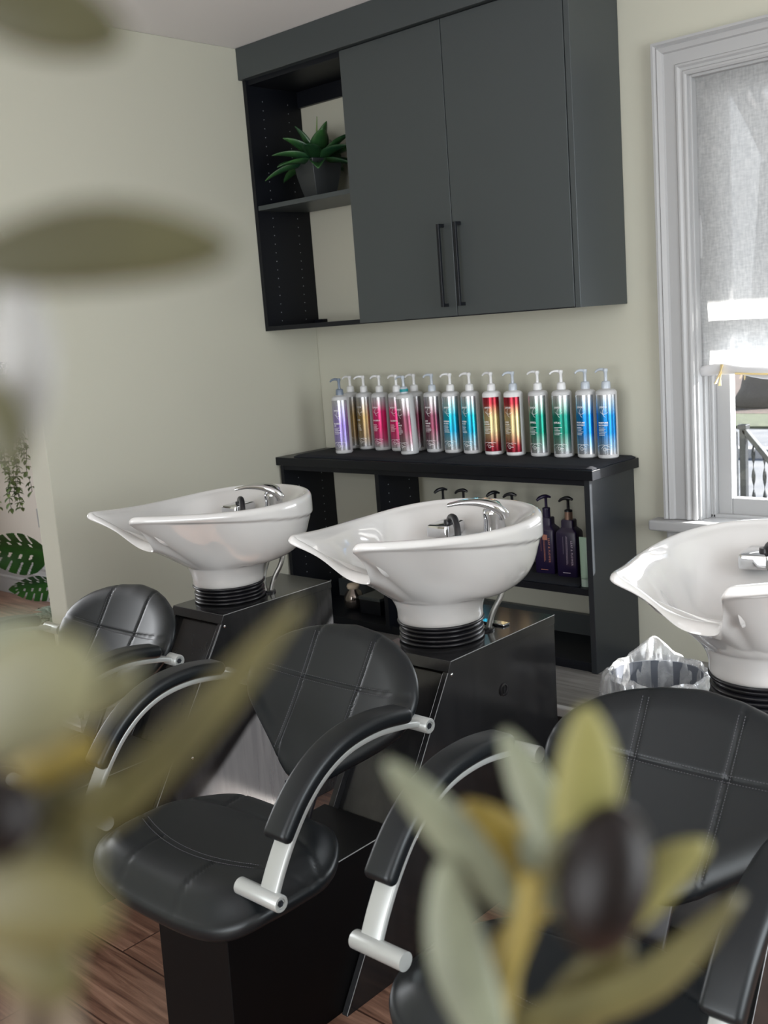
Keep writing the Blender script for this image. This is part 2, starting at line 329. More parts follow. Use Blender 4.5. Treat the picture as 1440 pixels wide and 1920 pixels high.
# baseboards, with a moulded profile
def base_profile(h):
    return [(0, 0), (0.018, 0), (0.018, h*0.42), (0.021, h*0.44), (0.021, h*0.48), (0.014, h*0.52), (0.016, h*0.60), (0.020, h*0.70), (0.015, h*0.74), (0.011, h*0.82), (0.014, h*0.90), (0.008, h*0.95), (0.006, h), (0, h)]
def baseboard(name, path, h, inward):
    """path on the wall foot, mitred; inward = list of unit (x,y) normals per vertex (already mitre-scaled)"""
    bm = bmesh.new(); rings = []
    for (x, y), (nx, ny) in zip(path, inward): rings.append([bm.verts.new((x+nx*a, y+ny*a, z)) for a, z in base_profile(h)])
    for a, b_ in zip(rings, rings[1:]):
        for j in range(len(a)-1): bm.faces.new((a[j], a[j+1], b_[j+1], b_[j]))
    bm.faces.new(rings[0]); bm.faces.new(rings[-1])
    return struct(obj(name, bm, M_trim))
baseboard('baseboard_left', [(0, -0.632), (0, -1.41), (-0.12, -1.41)], 0.165, [(1, 0), (1, -1), (-1, -1)])
baseboard('baseboard_hall', [(-0.13, -0.17), (XH, -0.17)], 0.225, [(0, -1), (0, -1)])
# platform the shelf unit stands on
PZ = 0.255
struct(obj('floor_platform', B(0.0, 3.4, -0.63, 0.0, 0.0, PZ), M_plat))
bm = B(0.0, 3.4, -0.648, -0.622, PZ-0.028, PZ+0.004); struct(obj('trim_1', bm, M_trim, bevel=0.004))
bm = B(0.0, 3.4, -0.640, -0.6299, 0.0, PZ-0.028); struct(obj('trim_2', bm, M_cabdark))

# ------------------------------------------------------------------ window
win = link(bpy.data.objects.new('window_1', None)); win['kind'] = 'structure'
def casing_profile():      # (distance outward from opening, depth into room)
    return [(0.0, 0.0), (0.0, 0.016), (0.006, 0.020), (0.012, 0.020), (0.016, 0.014), (0.024, 0.016), (0.030, 0.022), (0.036, 0.022), (0.040, 0.017), (0.078, 0.017), (0.082, 0.024), (0.090, 0.027), (0.097, 0.030), (0.102, 0.026), (0.108, 0.034), (0.116, 0.034), (0.118, 0.0)]
bm = bmesh.new(); rings = []
X0, X1, Z0, Z1 = WX0, WX1, 0.772, WZ1
for (x, z, nx, nz_) in ((X0, Z0, -1, 0), (X0, Z1, -1, 1), (X1, Z1, 1, 1), (X1, Z0, 1, 0)):
    rings.append([bm.verts.new((x+nx*a, -d, z+nz_*a)) for a, d in casing_profile()])
for a, b_ in zip(rings, rings[1:]):
    for j in range(len(a)-1): bm.faces.new((a[j], a[j+1], b_[j+1], b_[j]))
bm.faces.new(rings[0]); bm.faces.new(rings[-1])
obj('window_casing', bm, M_trim, win)
obj('window_sill', B(1.660, 3.02, -0.062, 0.10, 0.732, 0.770), M_trim, win, bevel=0.008, seg=3)
bm = bmesh.new()
for k, (za, zb, d) in enumerate(((0.700, 0.732, 0.030), (0.655, 0.700, 0.016), (0.640, 0.655, 0.022))): box(bm, 1.715, 2.97, -d, 0.0, za, zb)
obj('window_apron', bm, M_trim, win, bevel=0.003)
bm = bmesh.new()
for k, (xa, ya, yb) in enumerate(((1.833, 0.0, 0.035), (1.841, 0.035, 0.06), (1.848, 0.06, 0.085))):
    box(bm, WX0-0.002, xa, ya, yb, 0.770, WZ1); box(bm, 2*((WX0+WX1)/2)-xa, WX1+0.002, ya, yb, 0.770, WZ1); box(bm, xa, WX1, ya, yb, WZ1-(xa-WX0), WZ1+0.002)
obj('window_jamb', bm, M_trim, win, bevel=0.002)
bm = bmesh.new()
box(bm, 1.856, 1.908, 0.085, 0.125, 0.775, 2.22); box(bm, 2.777, 2.829, 0.085, 0.125, 0.775, 2.22)
box(bm, 1.908, 2.777, 0.085, 0.125, 0.775, 0.838); box(bm, 1.908, 2.777, 0.085, 0.125, 2.17, 2.22); box(bm, 1.908, 2.777, 0.085, 0.125, 1.405, 1.485)
obj('window_frame', bm, M_trim, win, bevel=0.004)
bm = bmesh.new(); box(bm, 1.848, 1.857, 0.06, 0.16, 0.770, 2.23); box(bm, 2.828, 2.84, 0.06, 0.16, 0.770, 2.23); box(bm, 1.84, 2.84, 0.06, 0.16, 0.765, 0.782)
obj('window_channel', bm, M_trim, win, bevel=0.002)
bm = bmesh.new(); box(bm, 1.908, 2.777, 0.103, 0.106, 0.838, 1.405); box(bm, 1.908, 2.777, 0.103, 0.106, 1.485, 2.17)
obj('pane', bm, M_glass, win)
# fabric shade, gathered and tied at the hem
sh = thing('window_shade', 'sheer pale linen shade hanging in the white window, tied up at its hem', 'shade', (1.84, 0.03, 1.27))
bm = bmesh.new(); nx_, nz_ = 90, 60; grid = []
for j in range(nz_+1):
    z = 2.25-1.27-(0.98)*j/nz_; row = []
    for i in range(nx_+1):
        u = i/nx_; x = -0.022+0.002*math.sin(z*23)+(0.985)*u; y = 0.004*math.sin(u*9+z*3)+0.003*math.sin(z*17+u*2)
        row.append(bm.verts.new((x, y, z)))
    grid.append(row)
for j in range(nz_):
    for i in range(nx_): bm.faces.new((grid[j][i], grid[j][i+1], grid[j+1][i+1], grid[j+1][i]))
obj('fabric', bm, M_shade, sh, smooth=True)
bm = bmesh.new(); path = [(-0.022+0.985*i/30, -0.002+0.004*math.sin(i*0.9), 0.008+0.010*math.sin(i*0.5+0.3)) for i in range(31)]
sweep(bm, path, circ(0.013, 10, 1.3), scale=[0.7+0.5*abs(math.sin(i*0.55+0.6)) for i in range(31)])
M_hem = mat('hem_fabric', (0.55, 0.55, 0.56), 0.8)
obj('rolled_hem', bm, M_hem, sh, smooth=True)
bm = bmesh.new()
sweep(bm, [(0.072, -0.016, 0.035), (0.069, -0.021, 0.012), (0.060, -0.024, -0.010), (0.052, -0.024, -0.028)], rrect(0.008, 0.0015, 0.001, 1)); sweep(bm, [(0.069, -0.021, 0.012), (0.069, -0.024, -0.012), (0.066, -0.022, -0.035)], rrect(0.006, 0.0015, 0.001, 1))
sweep(bm, [(0.12+0.8*i/20, -0.020+0.003*math.sin(i), 0.004-0.006*math.sin(i*0.3)) for i in range(21)], rrect(0.006, 0.003, 0.002, 1))
obj('ribbon_tie', bm, M_ribbon, sh)
# right and front windows of the room (frames in the openings behind the camera)
def plain_window(nm, axis, a0, a1, c, z0, z1):
    bm = bmesh.new(); am = (a0+a1)/2; zm = (z0+z1)/2
    for (p0, p1, q0, q1) in ((a0, a0+.06, z0, z1), (a1-.06, a1, z0, z1), (a0, a1, z0, z0+.06), (a0, a1, z1-.06, z1), (am-.03, am+.03, z0, z1), (a0, a1, zm-.025, zm+.025)):
        if axis == 'x': box(bm, p0, p1, c-.02, c+.02, q0, q1)
        else: box(bm, c-.02, c+.02, p0, p1, q0, q1)
    struct(obj(nm, bm, M_trim))
plain_window('window_2', 'y', -3.0, -0.9, XR+0.05, 0.75, 2.35)
plain_window('window_3', 'x', 1.1, 2.5, YS-0.05, 0.6, 2.4); plain_window('window_4', 'x', 2.7, 4.1, YS-0.05, 0.6, 2.4)
plain_window('window_5', 'y', -3.0, -1.5, XH-0.05, 0.7, 2.3)

# ------------------------------------------------------------------ outside
GZ = -0.5
o = obj('ground', B(-30, 25, 0.17, 40, GZ-0.1, GZ), M_ground); struct(o)
bm = bmesh.new(); prism(bm, [(-14.0, 14.3), (-14, 26), (8, 26), (8, 14.0)], GZ, GZ+0.02, 'z'); tag(obj('mulch_bed', bm, M_mulch), 'brown mulch bed around the tree across the street', 'mulch')['kind'] = 'stuff'
bm = bmesh.new(); prism(bm, [(-14.0, 12.4), (-14, 13.95), (8, 13.95), (8, 12.2)], GZ, GZ+0.04, 'z'); tag(obj('lawn_strip', bm, M_grass), 'strip of green lawn in front of the mulch bed outside', 'grass')['kind'] = 'stuff'
bm = bmesh.new(); prism(bm, [(-14.0, 9.4), (-14, 9.6), (8, 9.6), (8, 9.4)], GZ, GZ+0.12, 'z'); struct(obj('trim_curb', bm, mat('curb', (0.3, 0.3, 0.3), 0.8)))
tr_ = thing('street_tree', 'thick dark tree trunk seen through the clear strip of the window', 'tree', (-4.35, 15.6, GZ+0.052))
bm = bmesh.new(); sweep(bm, [(0, 0, 0.0), (0, 0, 0.25), (0.05, 0, 0.8), (0.1, 0, 1.8), (0.2, 0.1, 4.2)], circ(0.5, 20), up_=Vector((0, 1, 0)), scale=[1.5, 1.15, 1.0, 0.92, 0.8]); obj('trunk', bm, M_bark, tr_, smooth=True)
for a, l in ((0.6, 1.8), (2.4, 1.6), (4.2, 1.7)):
    bm = bmesh.new(); sweep(bm, [(0.2, 0.1, 4.0), (0.2+0.6*math.cos(a), 0.1+0.6*math.sin(a), 4.9), (0.2+l*math.cos(a), 0.1+l*math.sin(a), 6.4)], circ(0.22, 10), up_=Vector((0, 1, 0.1)), scale=[1, 0.7, 0.25]); obj('branch', bm, M_bark, tr_, smooth=True)
rl = thing('stair_railing', 'black iron stair railing with twisted balusters outside the window', 'railing', (1.02, 2.2, GZ))
bm = B(-0.022, 0.012, -0.02, 0.02, 0, 1.33); box(bm, -0.03, 0.02, -0.028, 0.028, 1.305, 1.33); obj('post', bm, M_iron, rl, bevel=0.003)
obj('post', B(-0.065, -0.045, -0.02, 0.02, 0, 1.29), M_iron, rl, bevel=0.002)
bm = bmesh.new(); sweep(bm, [(0.0, 0, 1.30), (0.14, 0, 1.135), (0.62, 0, 0.60)], rrect(0.02, 0.014, 0.004, 2), up_=Vector((0, 0, 1))); obj('handrail', bm, M_iron, rl)
for k in range(7):
    bm = bmesh.new(); x = 0.048+0.062*k; top = 1.30-1.17*x; n_ = 60; rg = []
    for i in range(n_+1):
        z = top*i/n_; tw = z*26; s = 0.007
        rg.append([bm.verts.new((x+s*(1.5 if q % 2 else 0.35)*math.cos(tw+q*math.pi/2), s*(1.5 if q % 2 else 0.35)*math.sin(tw+q*math.pi/2), z)) for q in range(4)])
    for a, b_ in zip(rg, rg[1:]):
        for q in range(4): bm.faces.new((a[q], a[(q+1) % 4], b_[(q+1) % 4], b_[q]))
    obj('baluster', bm, M_iron, rl)
struct(obj('added_overhang', B(0.2, 7.0, 0.161, 1.90, 2.690, 2.80), M_overhang))  # unseen slab, added to keep the sun off the upper window shade

# ------------------------------------------------------------------ wall cabinet
D = 0.305
cab = thing('wall_cabinet', 'charcoal wall cabinet with two doors and an open corner bay, under the ceiling', 'cabinet', (0.001, 0, 1.529))
zb, zt = 0.0, 2.552-1.529
def holes(bm, x, zlo, zhi, cols=(-0.222, -0.078), step=0.036, mi=1):
    z = zlo
    while z < zhi:
        for y in cols:
            vs = [bm.verts.new((x, y+0.0022*math.cos(a), z+0.0022*math.sin(a))) for a in [2*math.pi*i/8 for i in range(8)]]
            bm.faces.new(vs).material_index = mi
        z += step
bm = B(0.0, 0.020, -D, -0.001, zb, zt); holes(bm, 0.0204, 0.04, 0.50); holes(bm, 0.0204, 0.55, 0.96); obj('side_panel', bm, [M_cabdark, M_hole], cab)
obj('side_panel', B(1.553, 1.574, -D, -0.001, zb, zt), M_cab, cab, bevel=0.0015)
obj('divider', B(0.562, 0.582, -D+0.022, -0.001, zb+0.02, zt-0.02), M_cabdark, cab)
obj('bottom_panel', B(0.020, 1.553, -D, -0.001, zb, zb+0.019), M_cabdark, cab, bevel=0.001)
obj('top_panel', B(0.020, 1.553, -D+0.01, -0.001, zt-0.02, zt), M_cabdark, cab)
obj('shelf', B(0.021, 0.561, -D+0.004, -0.012, 0.500, 0.519), M_cab, cab, bevel=0.001)
obj('back_cleat', B(0.021, 0.561, -0.02, -0.001, zt-0.085, zt-0.02), M_cabdark, cab)
obj('cable_block', B(0.021, 0.075, -0.03, -0.001, zb+0.019, zb+0.035), M_cabdark, cab)
bm = B(0.0, 1.596, -0.327, -0.001, zt, CEIL-1.529-0.001); obj('crown_fascia', bm, M_cab, cab, bevel=0.0015)
for (xa, xb, hx) in ((0.5635, 1.0535, 1.012), (1.0565, 1.5505, 1.089)):
    d = obj('door', B(xa, xb, -D-0.001, -D+0.018, 0.0035, zt-0.004), M_cab, cab, bevel=0.0012)
    bm = bmesh.new(); h0, h1 = 0.038, 0.332
    box(bm, hx-0.006, hx+0.006, -D-0.034, -D-0.024, h0, h1); box(bm, hx-0.006, hx+0.006, -D-0.026, -D-0.0005, h0, h0+0.012); box(bm, hx-0.006, hx+0.006, -D-0.026, -D-0.0005, h1-0.012, h1)
    obj('handle', bm, M_handle, d, bevel=0.001)

# potted agave on the shelf
ag = thing('potted_agave', 'green artificial agave in a square black pot on the cabinet shelf', 'plant', (0.262, -0.165, 2.0485))
def frustum(bm, prof, n=4, rot_=0.0):
    rg = [[bm.verts.new((s*1.414*math.cos(rot_+math.pi/4+i*math.pi/2), s*1.414*math.sin(rot_+math.pi/4+i*math.pi/2), z)) for i in range(4)] for s, z in prof]
    for a, b_ in zip(rg, rg[1:]):
        for i in range(4): bm.faces.new((a[i], a[(i+1) % 4], b_[(i+1) % 4], b_[i]))
    bm.faces.new(rg[0]); bm.faces.new(rg[-1])
bm = bmesh.new(); frustum(bm, [(0.044, 0), (0.056, 0.05), (0.066, 0.10), (0.073, 0.155), (0.069, 0.155), (0.064, 0.135)], rot_=R(-12)); obj('pot', bm, M_pot, ag, bevel=0.003, smooth=False)
def leaf_blade(bm, base, az, el, length, width, curl, fold=0.25, n=12, tipw=0.0, thick=0.0, th=0.5):
    pos = Vector(base); e = el; pts = []; step = length/n
    for i in range(n+1):
        s = i/n; pts.append((pos.copy(), e, s)); dv = Vector((math.cos(az)*math.cos(e), math.sin(az)*math.cos(e), math.sin(e))); pos = pos+dv*step; e += curl/n
    side = Vector((-math.sin(az), math.cos(az), 0)); rows = []
    for p, e, s in pts:
        wv = width*0.5*(math.sin(math.pi*min(1, (s*0.86+0.14)))**0.8)*(1-0.0*s) if s < 1 else 0.0005
        nrm = Vector((-math.cos(az)*math.sin(e), -math.sin(az)*math.sin(e), math.cos(e)))
        rows.append([bm.verts.new(p+side*wv*k+nrm*(abs(k)**1.5*fold*wv*2)) for k in (-1, -0.5, 0, 0.5, 1)])
    for a, b_ in zip(rows, rows[1:]):
        for j in range(4): bm.faces.new((a[j], a[j+1], b_[j+1], b_[j]))
k = 0
for ring, (cnt, el, ln, wd, cu_, zz) in enumerate(((8, 4, 0.225, 0.066, -0.40, 0.150), (7, 24, 0.20, 0.072, -0.35, 0.155), (5, 46, 0.175, 0.076, -0.25, 0.158), (3, 68, 0.165, 0.066, -0.1, 0.160))):
    for i in range(cnt):
        az = 2*math.pi*(i+0.5*ring)/cnt+0.35*ring; 
        dx, dy = math.cos(az), math.sin(az); lim = ln
        if dy > 0: lim = min(ln, 0.145/max(0.2, dy*math.cos(R(el))))
        if dx < 0: lim = min(lim, 0.215/max(0.2, -dx*math.cos(R(el))))
        bm = bmesh.new(); leaf_blade(bm, (0.012*dx, 0.012*dy, zz-0.01), az, R(el+random.uniform(-5, 5)), lim*0.97, wd, cu_+random.uniform(-.1, .1))
        o = obj('leaf', bm, M_agave, ag, smooth=True); mo = o.modifiers.new('s', 'SOLIDIFY'); mo.thickness = 0.003; k += 1
bm = bmesh.new(); leaf_blade(bm, (0.0, 0.0, 0.16), 1.0, R(84), 0.17, 0.014, 0.05); o = obj('leaf', bm, mat('pale_leaf_tip', (0.14, 0.26, 0.06), 0.4), ag, smooth=True); mo = o.modifiers.new('s', 'SOLIDIFY'); mo.thickness = 0.003

# ------------------------------------------------------------------ low shelf unit
un = thing('shelf_unit', 'long open charcoal shelf unit on the grey platform under the wall cabinet', 'shelf unit', (0.001, 0, PZ+0.0005))
def zz(z): return z-PZ-0.0005
obj('counter_top', B(0.0, 1.598, -0.318, -0.001, zz(0.948), zz(0.983)), M_unit, un, bevel=0.0015)
bm = B(0.012, 0.032, -D, -0.002, 0.0, zz(0.948)); holes(bm, 0.0324, 0.12, 0.66); obj('side_panel', bm, [M_cabdark, M_hole], un)
obj('side_panel', B(1.555, 1.577, -D, -0.002, 0.0, zz(0.948)), mat('charcoal_end_panel', (0.014, 0.017, 0.021), 0.34, Specular_IOR_Level=0.5), un, bevel=0.0015)
bm = B(0.576, 0.597, -D, -0.06, 0.018, zz(0.930)); holes(bm, 0.5974, 0.12, 0.66, cols=(-0.25, -0.12)); obj('divider', bm, [M_cabdark, M_hole], un)
obj('front_rail', B(0.032, 1.555, -D+0.003, -D+0.020, zz(0.927), zz(0.948)), M_cabdark, un)
obj('shelf', B(0.598, 1.5545, -D+0.004, -0.03, zz(0.536), zz(0.560)), M_cabdark, un, bevel=0.001)
obj('bottom_panel', B(0.033, 1.5545, -D+0.004, -0.03, zz(0.272), zz(0.292)), M_cabdark, un)
obj('back_board', B(0.033, 1.5545, -0.029, -0.006, zz(0.256), zz(0.372)), M_cab, un)
obj('kick_board', B(0.033, 1.5545, -D+0.012, -D+0.028, 0.0, zz(0.271)), M_cabdark, un)

# towels under the bottles
def towel(name, x0, x1, y0, y1, z, h, label, seed, group='dark towels under the bottles', flop=None):
    bm = bmesh.new(); nx_, ny_ = 60, 24; random.seed(seed)
    def top(u, v):
        e = min(u, 1-u)*(x1-x0); f = min(v, 1-v)*(y1-y0); edge = smooth(0, 0.008, e)*smooth(0, 0.008, f)
        return h*(0.35+0.65*edge)
    def ed(u, v):
        px = x0+(x1-x0)*u; py = y0+(y1-y0)*v
        wv = noise.noise(Vector((px*7, py*7, seed)))
        px += 0.010*noise.noise(Vector((py*9, seed, 1)))*(abs(u-.5)*2)**6; py += 0.006*noise.noise(Vector((px*5, seed, 3)))*(abs(v-.5)*2)**6
        return px, py, wv
    T = [[None]*(ny_+1) for _ in range(nx_+1)]; Bt = [[None]*(ny_+1) for _ in range(nx_+1)]
    for i in range(nx_+1):
        for j in range(ny_+1):
            u, v = i/nx_, j/ny_; px, py, wv = ed(u, v)
            zt_ = z+top(u, v)+0.0*wv
            T[i][j] = bm.verts.new((px, py, zt_)); Bt[i][j] = bm.verts.new((px, py, z))
    for i in range(nx_):
        for j in range(ny_):
            bm.faces.new((T[i][j], T[i+1][j], T[i+1][j+1], T[i][j+1])); bm.faces.new((Bt[i][j], Bt[i][j+1], Bt[i+1][j+1], Bt[i+1][j]))
    for i in range(nx_):
        bm.faces.new((T[i][0], Bt[i][0], Bt[i+1][0], T[i+1][0])); bm.faces.new((T[i][ny_], T[i+1][ny_], Bt[i+1][ny_], Bt[i][ny_]))
    for j in range(ny_):
        bm.faces.new((T[0][j], T[0][j+1], Bt[0][j+1], Bt[0][j])); bm.faces.new((T[nx_][j], Bt[nx_][j], Bt[nx_][j+1], T[nx_][j+1]))
    o = obj(name, bm, M_towel, None, smooth=True); o.data.set_sharp_from_angle(angle=R(50)); tag(o, label, 'towel', group); return o
towel('towel', 0.105, 0.905, -0.300, -0.012, 0.9835, 0.0110, 'folded dark navy towel on the counter under the purple, pink and maroon bottles', 3)
towel('towel', 0.910, 1.592, -0.305, -0.012, 0.9835, 0.0110, 'folded dark navy towel on the counter under the red, green and blue bottles', 5)
towel('towel', 1.00, 1.500, -0.290, -0.06, 0.5605, 0.007, 'flat dark towel on the inner shelf under the dark purple bottles', 8)

# ------------------------------------------------------------------ pump bottles
def label_mat(name, stops, metal=0.75):
    m = mat(name, (0.5, 0.5, 0.5), 0.27, metal); N, L, b = nodes(m); t = N.new('ShaderNodeTexCoord'); s = N.new('ShaderNodeSeparateXYZ'); r = N.new('ShaderNodeValToRGB'); mr = N.new('ShaderNodeMapRange')
    mr.inputs[1].default_value = 0.014; mr.inputs[2].default_value = 0.226
    L.new(t.outputs['Object'], s.inputs[0]); L.new(s.outputs[2], mr.inputs[0]); L.new(mr.outputs[0], r.inputs[0])
    e = r.color_ramp.elements; e[0].position = stops[0][0]; e[0].color = (*stops[0][1], 1); e[1].position = stops[-1][0]; e[1].color = (*stops[-1][1], 1)
    for p, c in stops[1:-1]:
        q = e.new(p); q.color = (*c, 1)
    # fine vertical brushed variation of the foil
    mp = N.new('ShaderNodeMapping'); mp.inputs['Scale'].default_value = (170, 170, 0.6); nz = N.new('ShaderNodeTexNoise'); nz.inputs['Scale'].default_value = 1; nz.inputs['Detail'].default_value = 1
    L.new(t.outputs['Object'], mp.inputs[0]); L.new(mp.outputs[0], nz.inputs['Vector']); mr2 = N.new('ShaderNodeMapRange'); mr2.inputs[1].default_value = 0.3; mr2.inputs[2].default_value = 0.7; mr2.inputs[3].default_value = 0.6; mr2.inputs[4].default_value = 1.35; L.new(nz.outputs['Fac'], mr2.inputs[0])
    hs = N.new('ShaderNodeHueSaturation'); L.new(mr2.outputs[0], hs.inputs['Value']); L.new(r.outputs[0], hs.inputs['Color']); L.new(hs.outputs[0], b.inputs['Base Color'])
    return m
SIL = (0.50, 0.51, 0.53)
LM = {
 'purple': label_mat('foil_purple', [(0, SIL), (0.18, (0.36, 0.31, 0.62)), (0.5, (0.30, 0.22, 0.58)), (0.75, (0.40, 0.36, 0.60)), (1, SIL)]),
 'gold': label_mat('foil_gold', [(0, SIL), (0.2, (0.45, 0.33, 0.20)), (0.6, (0.40, 0.28, 0.12)), (0.82, (0.42, 0.36, 0.30)), (1, SIL)]),
 'pink': label_mat('foil_pink', [(0, SIL), (0.16, (0.55, 0.08, 0.20)), (0.4, (0.62, 0.02, 0.14)), (0.72, (0.62, 0.03, 0.17)), (0.84, (0.5, 0.3, 0.36)), (1, SIL)], 0.5),
 'maroon': label_mat('foil_maroon', [(0, SIL), (0.15, (0.28, 0.20, 0.22)), (0.4, (0.22, 0.05, 0.09)), (0.65, (0.17, 0.05, 0.08)), (0.82, (0.34, 0.28, 0.30)), (1, SIL)]),
 'teal': label_mat('foil_teal', [(0, SIL), (0.15, (0.25, 0.42, 0.50)), (0.35, (0.01, 0.30, 0.48)), (0.65, (0.01, 0.34, 0.46)), (0.82, (0.25, 0.45, 0.48)), (1, SIL)]),
 'red': label_mat('foil_red_gold', [(0, (0.25, 0.01, 0.03)), (0.12, (0.28, 0.03, 0.04)), (0.38, (0.52, 0.42, 0.22)), (0.62, (0.50, 0.40, 0.20)), (0.86, (0.34, 0.03, 0.04)), (1, (0.28, 0.01, 0.03))]),
 'green': label_mat('foil_green', [(0, SIL), (0.15, (0.22, 0.34, 0.30)), (0.36, (0.01, 0.20, 0.14)), (0.66, (0.01, 0.20, 0.15)), (0.84, (0.28, 0.38, 0.34)), (1, SIL)]),
 'blue': label_mat('foil_blue', [(0, SIL), (0.15, (0.22, 0.36, 0.52)), (0.36, (0.01, 0.20, 0.55)), (0.66, (0.01, 0.20, 0.52)), (0.84, (0.25, 0.38, 0.52)), (1, SIL)]),
}
BR = 0.0365
def body_profile(r_=BR, h=0.243):
    return [(0, 0.0), (r_-0.004, 0.0), (r_, 0.004), (r_, h-0.010), (r_-0.003, h-0.004), (r_-0.010, h), (0.016, h+0.002), (0.0145, h+0.004), (0.0145, h+0.010), (0, h+0.010)]
me_cache = {}
def wrap_text(bm, body, size, z, ang0=0.0, r_=BR+0.0012, bold=0.0, spacing=1.0, align_left=None):
    V, F = text_verts(body, size, bold, spacing); xmin = min(v[0] for v in V)
    vs = []
    for v in V:
        x = v[0] if align_left is None else v[0]-xmin+align_left
        a = -math.pi/2+ang0+x/r_; vs.append(bm.verts.new((r_*math.cos(a), r_*math.sin(a), z+v[1])))
    for f in F:
        try: bm.faces.new([vs[i] for i in f])
        except ValueError: pass
def wrap_bar(bm, x0, x1, z0, z1, r_=BR+0.0012):
    n_ = 6; A = []
    for i in range(n_+1):
        a = -math.pi/2+(x0+(x1-x0)*i/n_)/r_; A.append((bm.verts.new((r_*math.cos(a), r_*math.sin(a), z0)), bm.verts.new((r_*math.cos(a), r_*math.sin(a), z1))))
    for a, b_ in zip(A, A[1:]): bm.faces.new((a[0], b_[0], b_[1], a[1]))
def arc_line(bm, cx, cz, r1, a0, a1, th=0.0005, r_=BR+0.0012, n_=16):
    A = []
    for i in range(n_+1):
        t_ = a0+(a1-a0)*i/n_; q = []
        for rr in (r1-th, r1+th):
            x = cx+rr*math.cos(t_); z = cz+rr*math.sin(t_); a = -math.pi/2+x/r_; q.append(bm.verts.new((r_*math.cos(a), r_*math.sin(a), z)))
        A.append(q)
    for a, b_ in zip(A, A[1:]): bm.faces.new((a[0], b_[0], b_[1], a[1]))
LINES = {'purple': ['BLONDE', 'LIFE'], 'gold': ['K-PAK', ''], 'pink': ['COLORFUL', ''], 'maroon': ['DEFY', 'DAMAGE'], 'teal': ['HYDRA', 'SPLASH'], 'red': ['K-PAK', 'COLOR'], 'green': ['JOIFULL', ''], 'blue': ['MOISTURE', 'RECOVERY']}
def bottle_meshes(kind):
    if kind in me_cache: return me_cache[kind]
    bm = bmesh.new(); r_ = BR+0.0005; n_ = 36; A = []
    z0, z1 = (0.014, 0.226) if kind != 'red' else (0.014, 0.222)
    for i in range(n_+1):
        a = -math.pi/2+R(-100+180*i/n_); A.append([bm.verts.new((r_*math.cos(a), r_*math.sin(a), z0+(z1-z0)*j/8)) for j in range(9)])
    for a, b_ in zip(A, A[1:]):
        for j in range(8): bm.faces.new((a[j], b_[j], b_[j+1], a[j+1]))
    lab = bpy.data.meshes.new('label'); bm.to_mesh(lab); bm.free(); lab.materials.append(LM[kind])
    for p in lab.polygons: p.use_smooth = True
    bm = bmesh.new(); off = -0.018
    wrap_text(bm, 'JOICO', 0.0085, 0.183, bold=0.0003, spacing=1.15, align_left=off+0.006)
    l1, l2 = LINES[kind]
    wrap_text(bm, l1, 0.0085 if len(l1) < 8 else 0.0078, 0.128, bold=0.0003, align_left=off)
    if l2: wrap_text(bm, l2, 0.0075, 0.119, bold=0.0002, align_left=off)
    random.seed(hash(kind) % 97 if False else len(l1)*7+len(kind))
    for q in range(6):
        zq = 0.110-q*0.0052; wrap_bar(bm, off, off+random.uniform(0.018, 0.034), zq, zq+0.0014)
    arc_line(bm, 0.004, 0.034, 0.0055, 0.6, 5.9, 0.0007); wrap_bar(bm, 0.006, 0.020, 0.033, 0.035); arc_line(bm, -0.004, 0.010, 0.040, 0.9, 2.2); arc_line(bm, 0.016, 0.020, 0.030, 1.1, 2.6)
    arc_line(bm, 0.020, 0.165, 0.020, 2.4, 4.2); arc_line(bm, 0.006, 0.175, 0.016, 3.6, 5.6)
    txt = bpy.data.meshes.new('printing'); bm.to_mesh(txt); bm.free(); txt.materials.append(M_white_ink)
    me_cache[kind] = (lab, txt); return me_cache[kind]
def quick(name, me, parent):
    o = link(bpy.data.objects.new(name, me)); o.parent = parent; return o
bm = bmesh.new(); lathe(bm, body_profile(), 40); _o = obj('bottle_body', bm, M_clear_pl, None, smooth=True, auto=40); BODY = _o.data; bpy.data.objects.remove(_o)
BODYW = BODY.copy(); BODYW.materials[0] = M_white_pl
def pump_mesh(m, spout=0.040, hgt=0.066, z=0.247, ribs=True):
    bm = bmesh.new()
    lathe(bm, [(0, z), (0.0165, z), (0.0165, z+0.004), (0.0155, z+0.020), (0.013, z+0.024), (0.006, z+0.026), (0.0055, z+hgt-0.014), (0.0065, z+hgt-0.010), (0.0085, z+hgt-0.006), (0.0085, z+hgt), (0.006, z+hgt+0.003), (0, z+hgt+0.003)], 24)
    path = catmull([(0, 0, z+hgt-0.003), (-spout*0.45, 0, z+hgt), (-spout*0.8, 0, z+hgt-0.003), (-spout, 0, z+hgt-0.010)], 5)
    sweep(bm, path, circ(0.0052, 10, 0.85), up_=Vector((0, 1, 0)), scale=[1.1-0.45*i/(len(path)-1) for i in range(len(path))])
    o = obj('pump', bm, m, None, smooth=True, auto=50); me = o.data; bpy.data.objects.remove(o); return me
PUMP = pump_mesh(M_white_pl); PUMPC = pump_mesh(mat('clear_pump_plastic', (0.45, 0.50, 0.56), 0.15)); PUMPB = pump_mesh(mat('grey_blue_pump', (0.16, 0.20, 0.26), 0.3))
TZ = 0.9955
ZTOP = {}
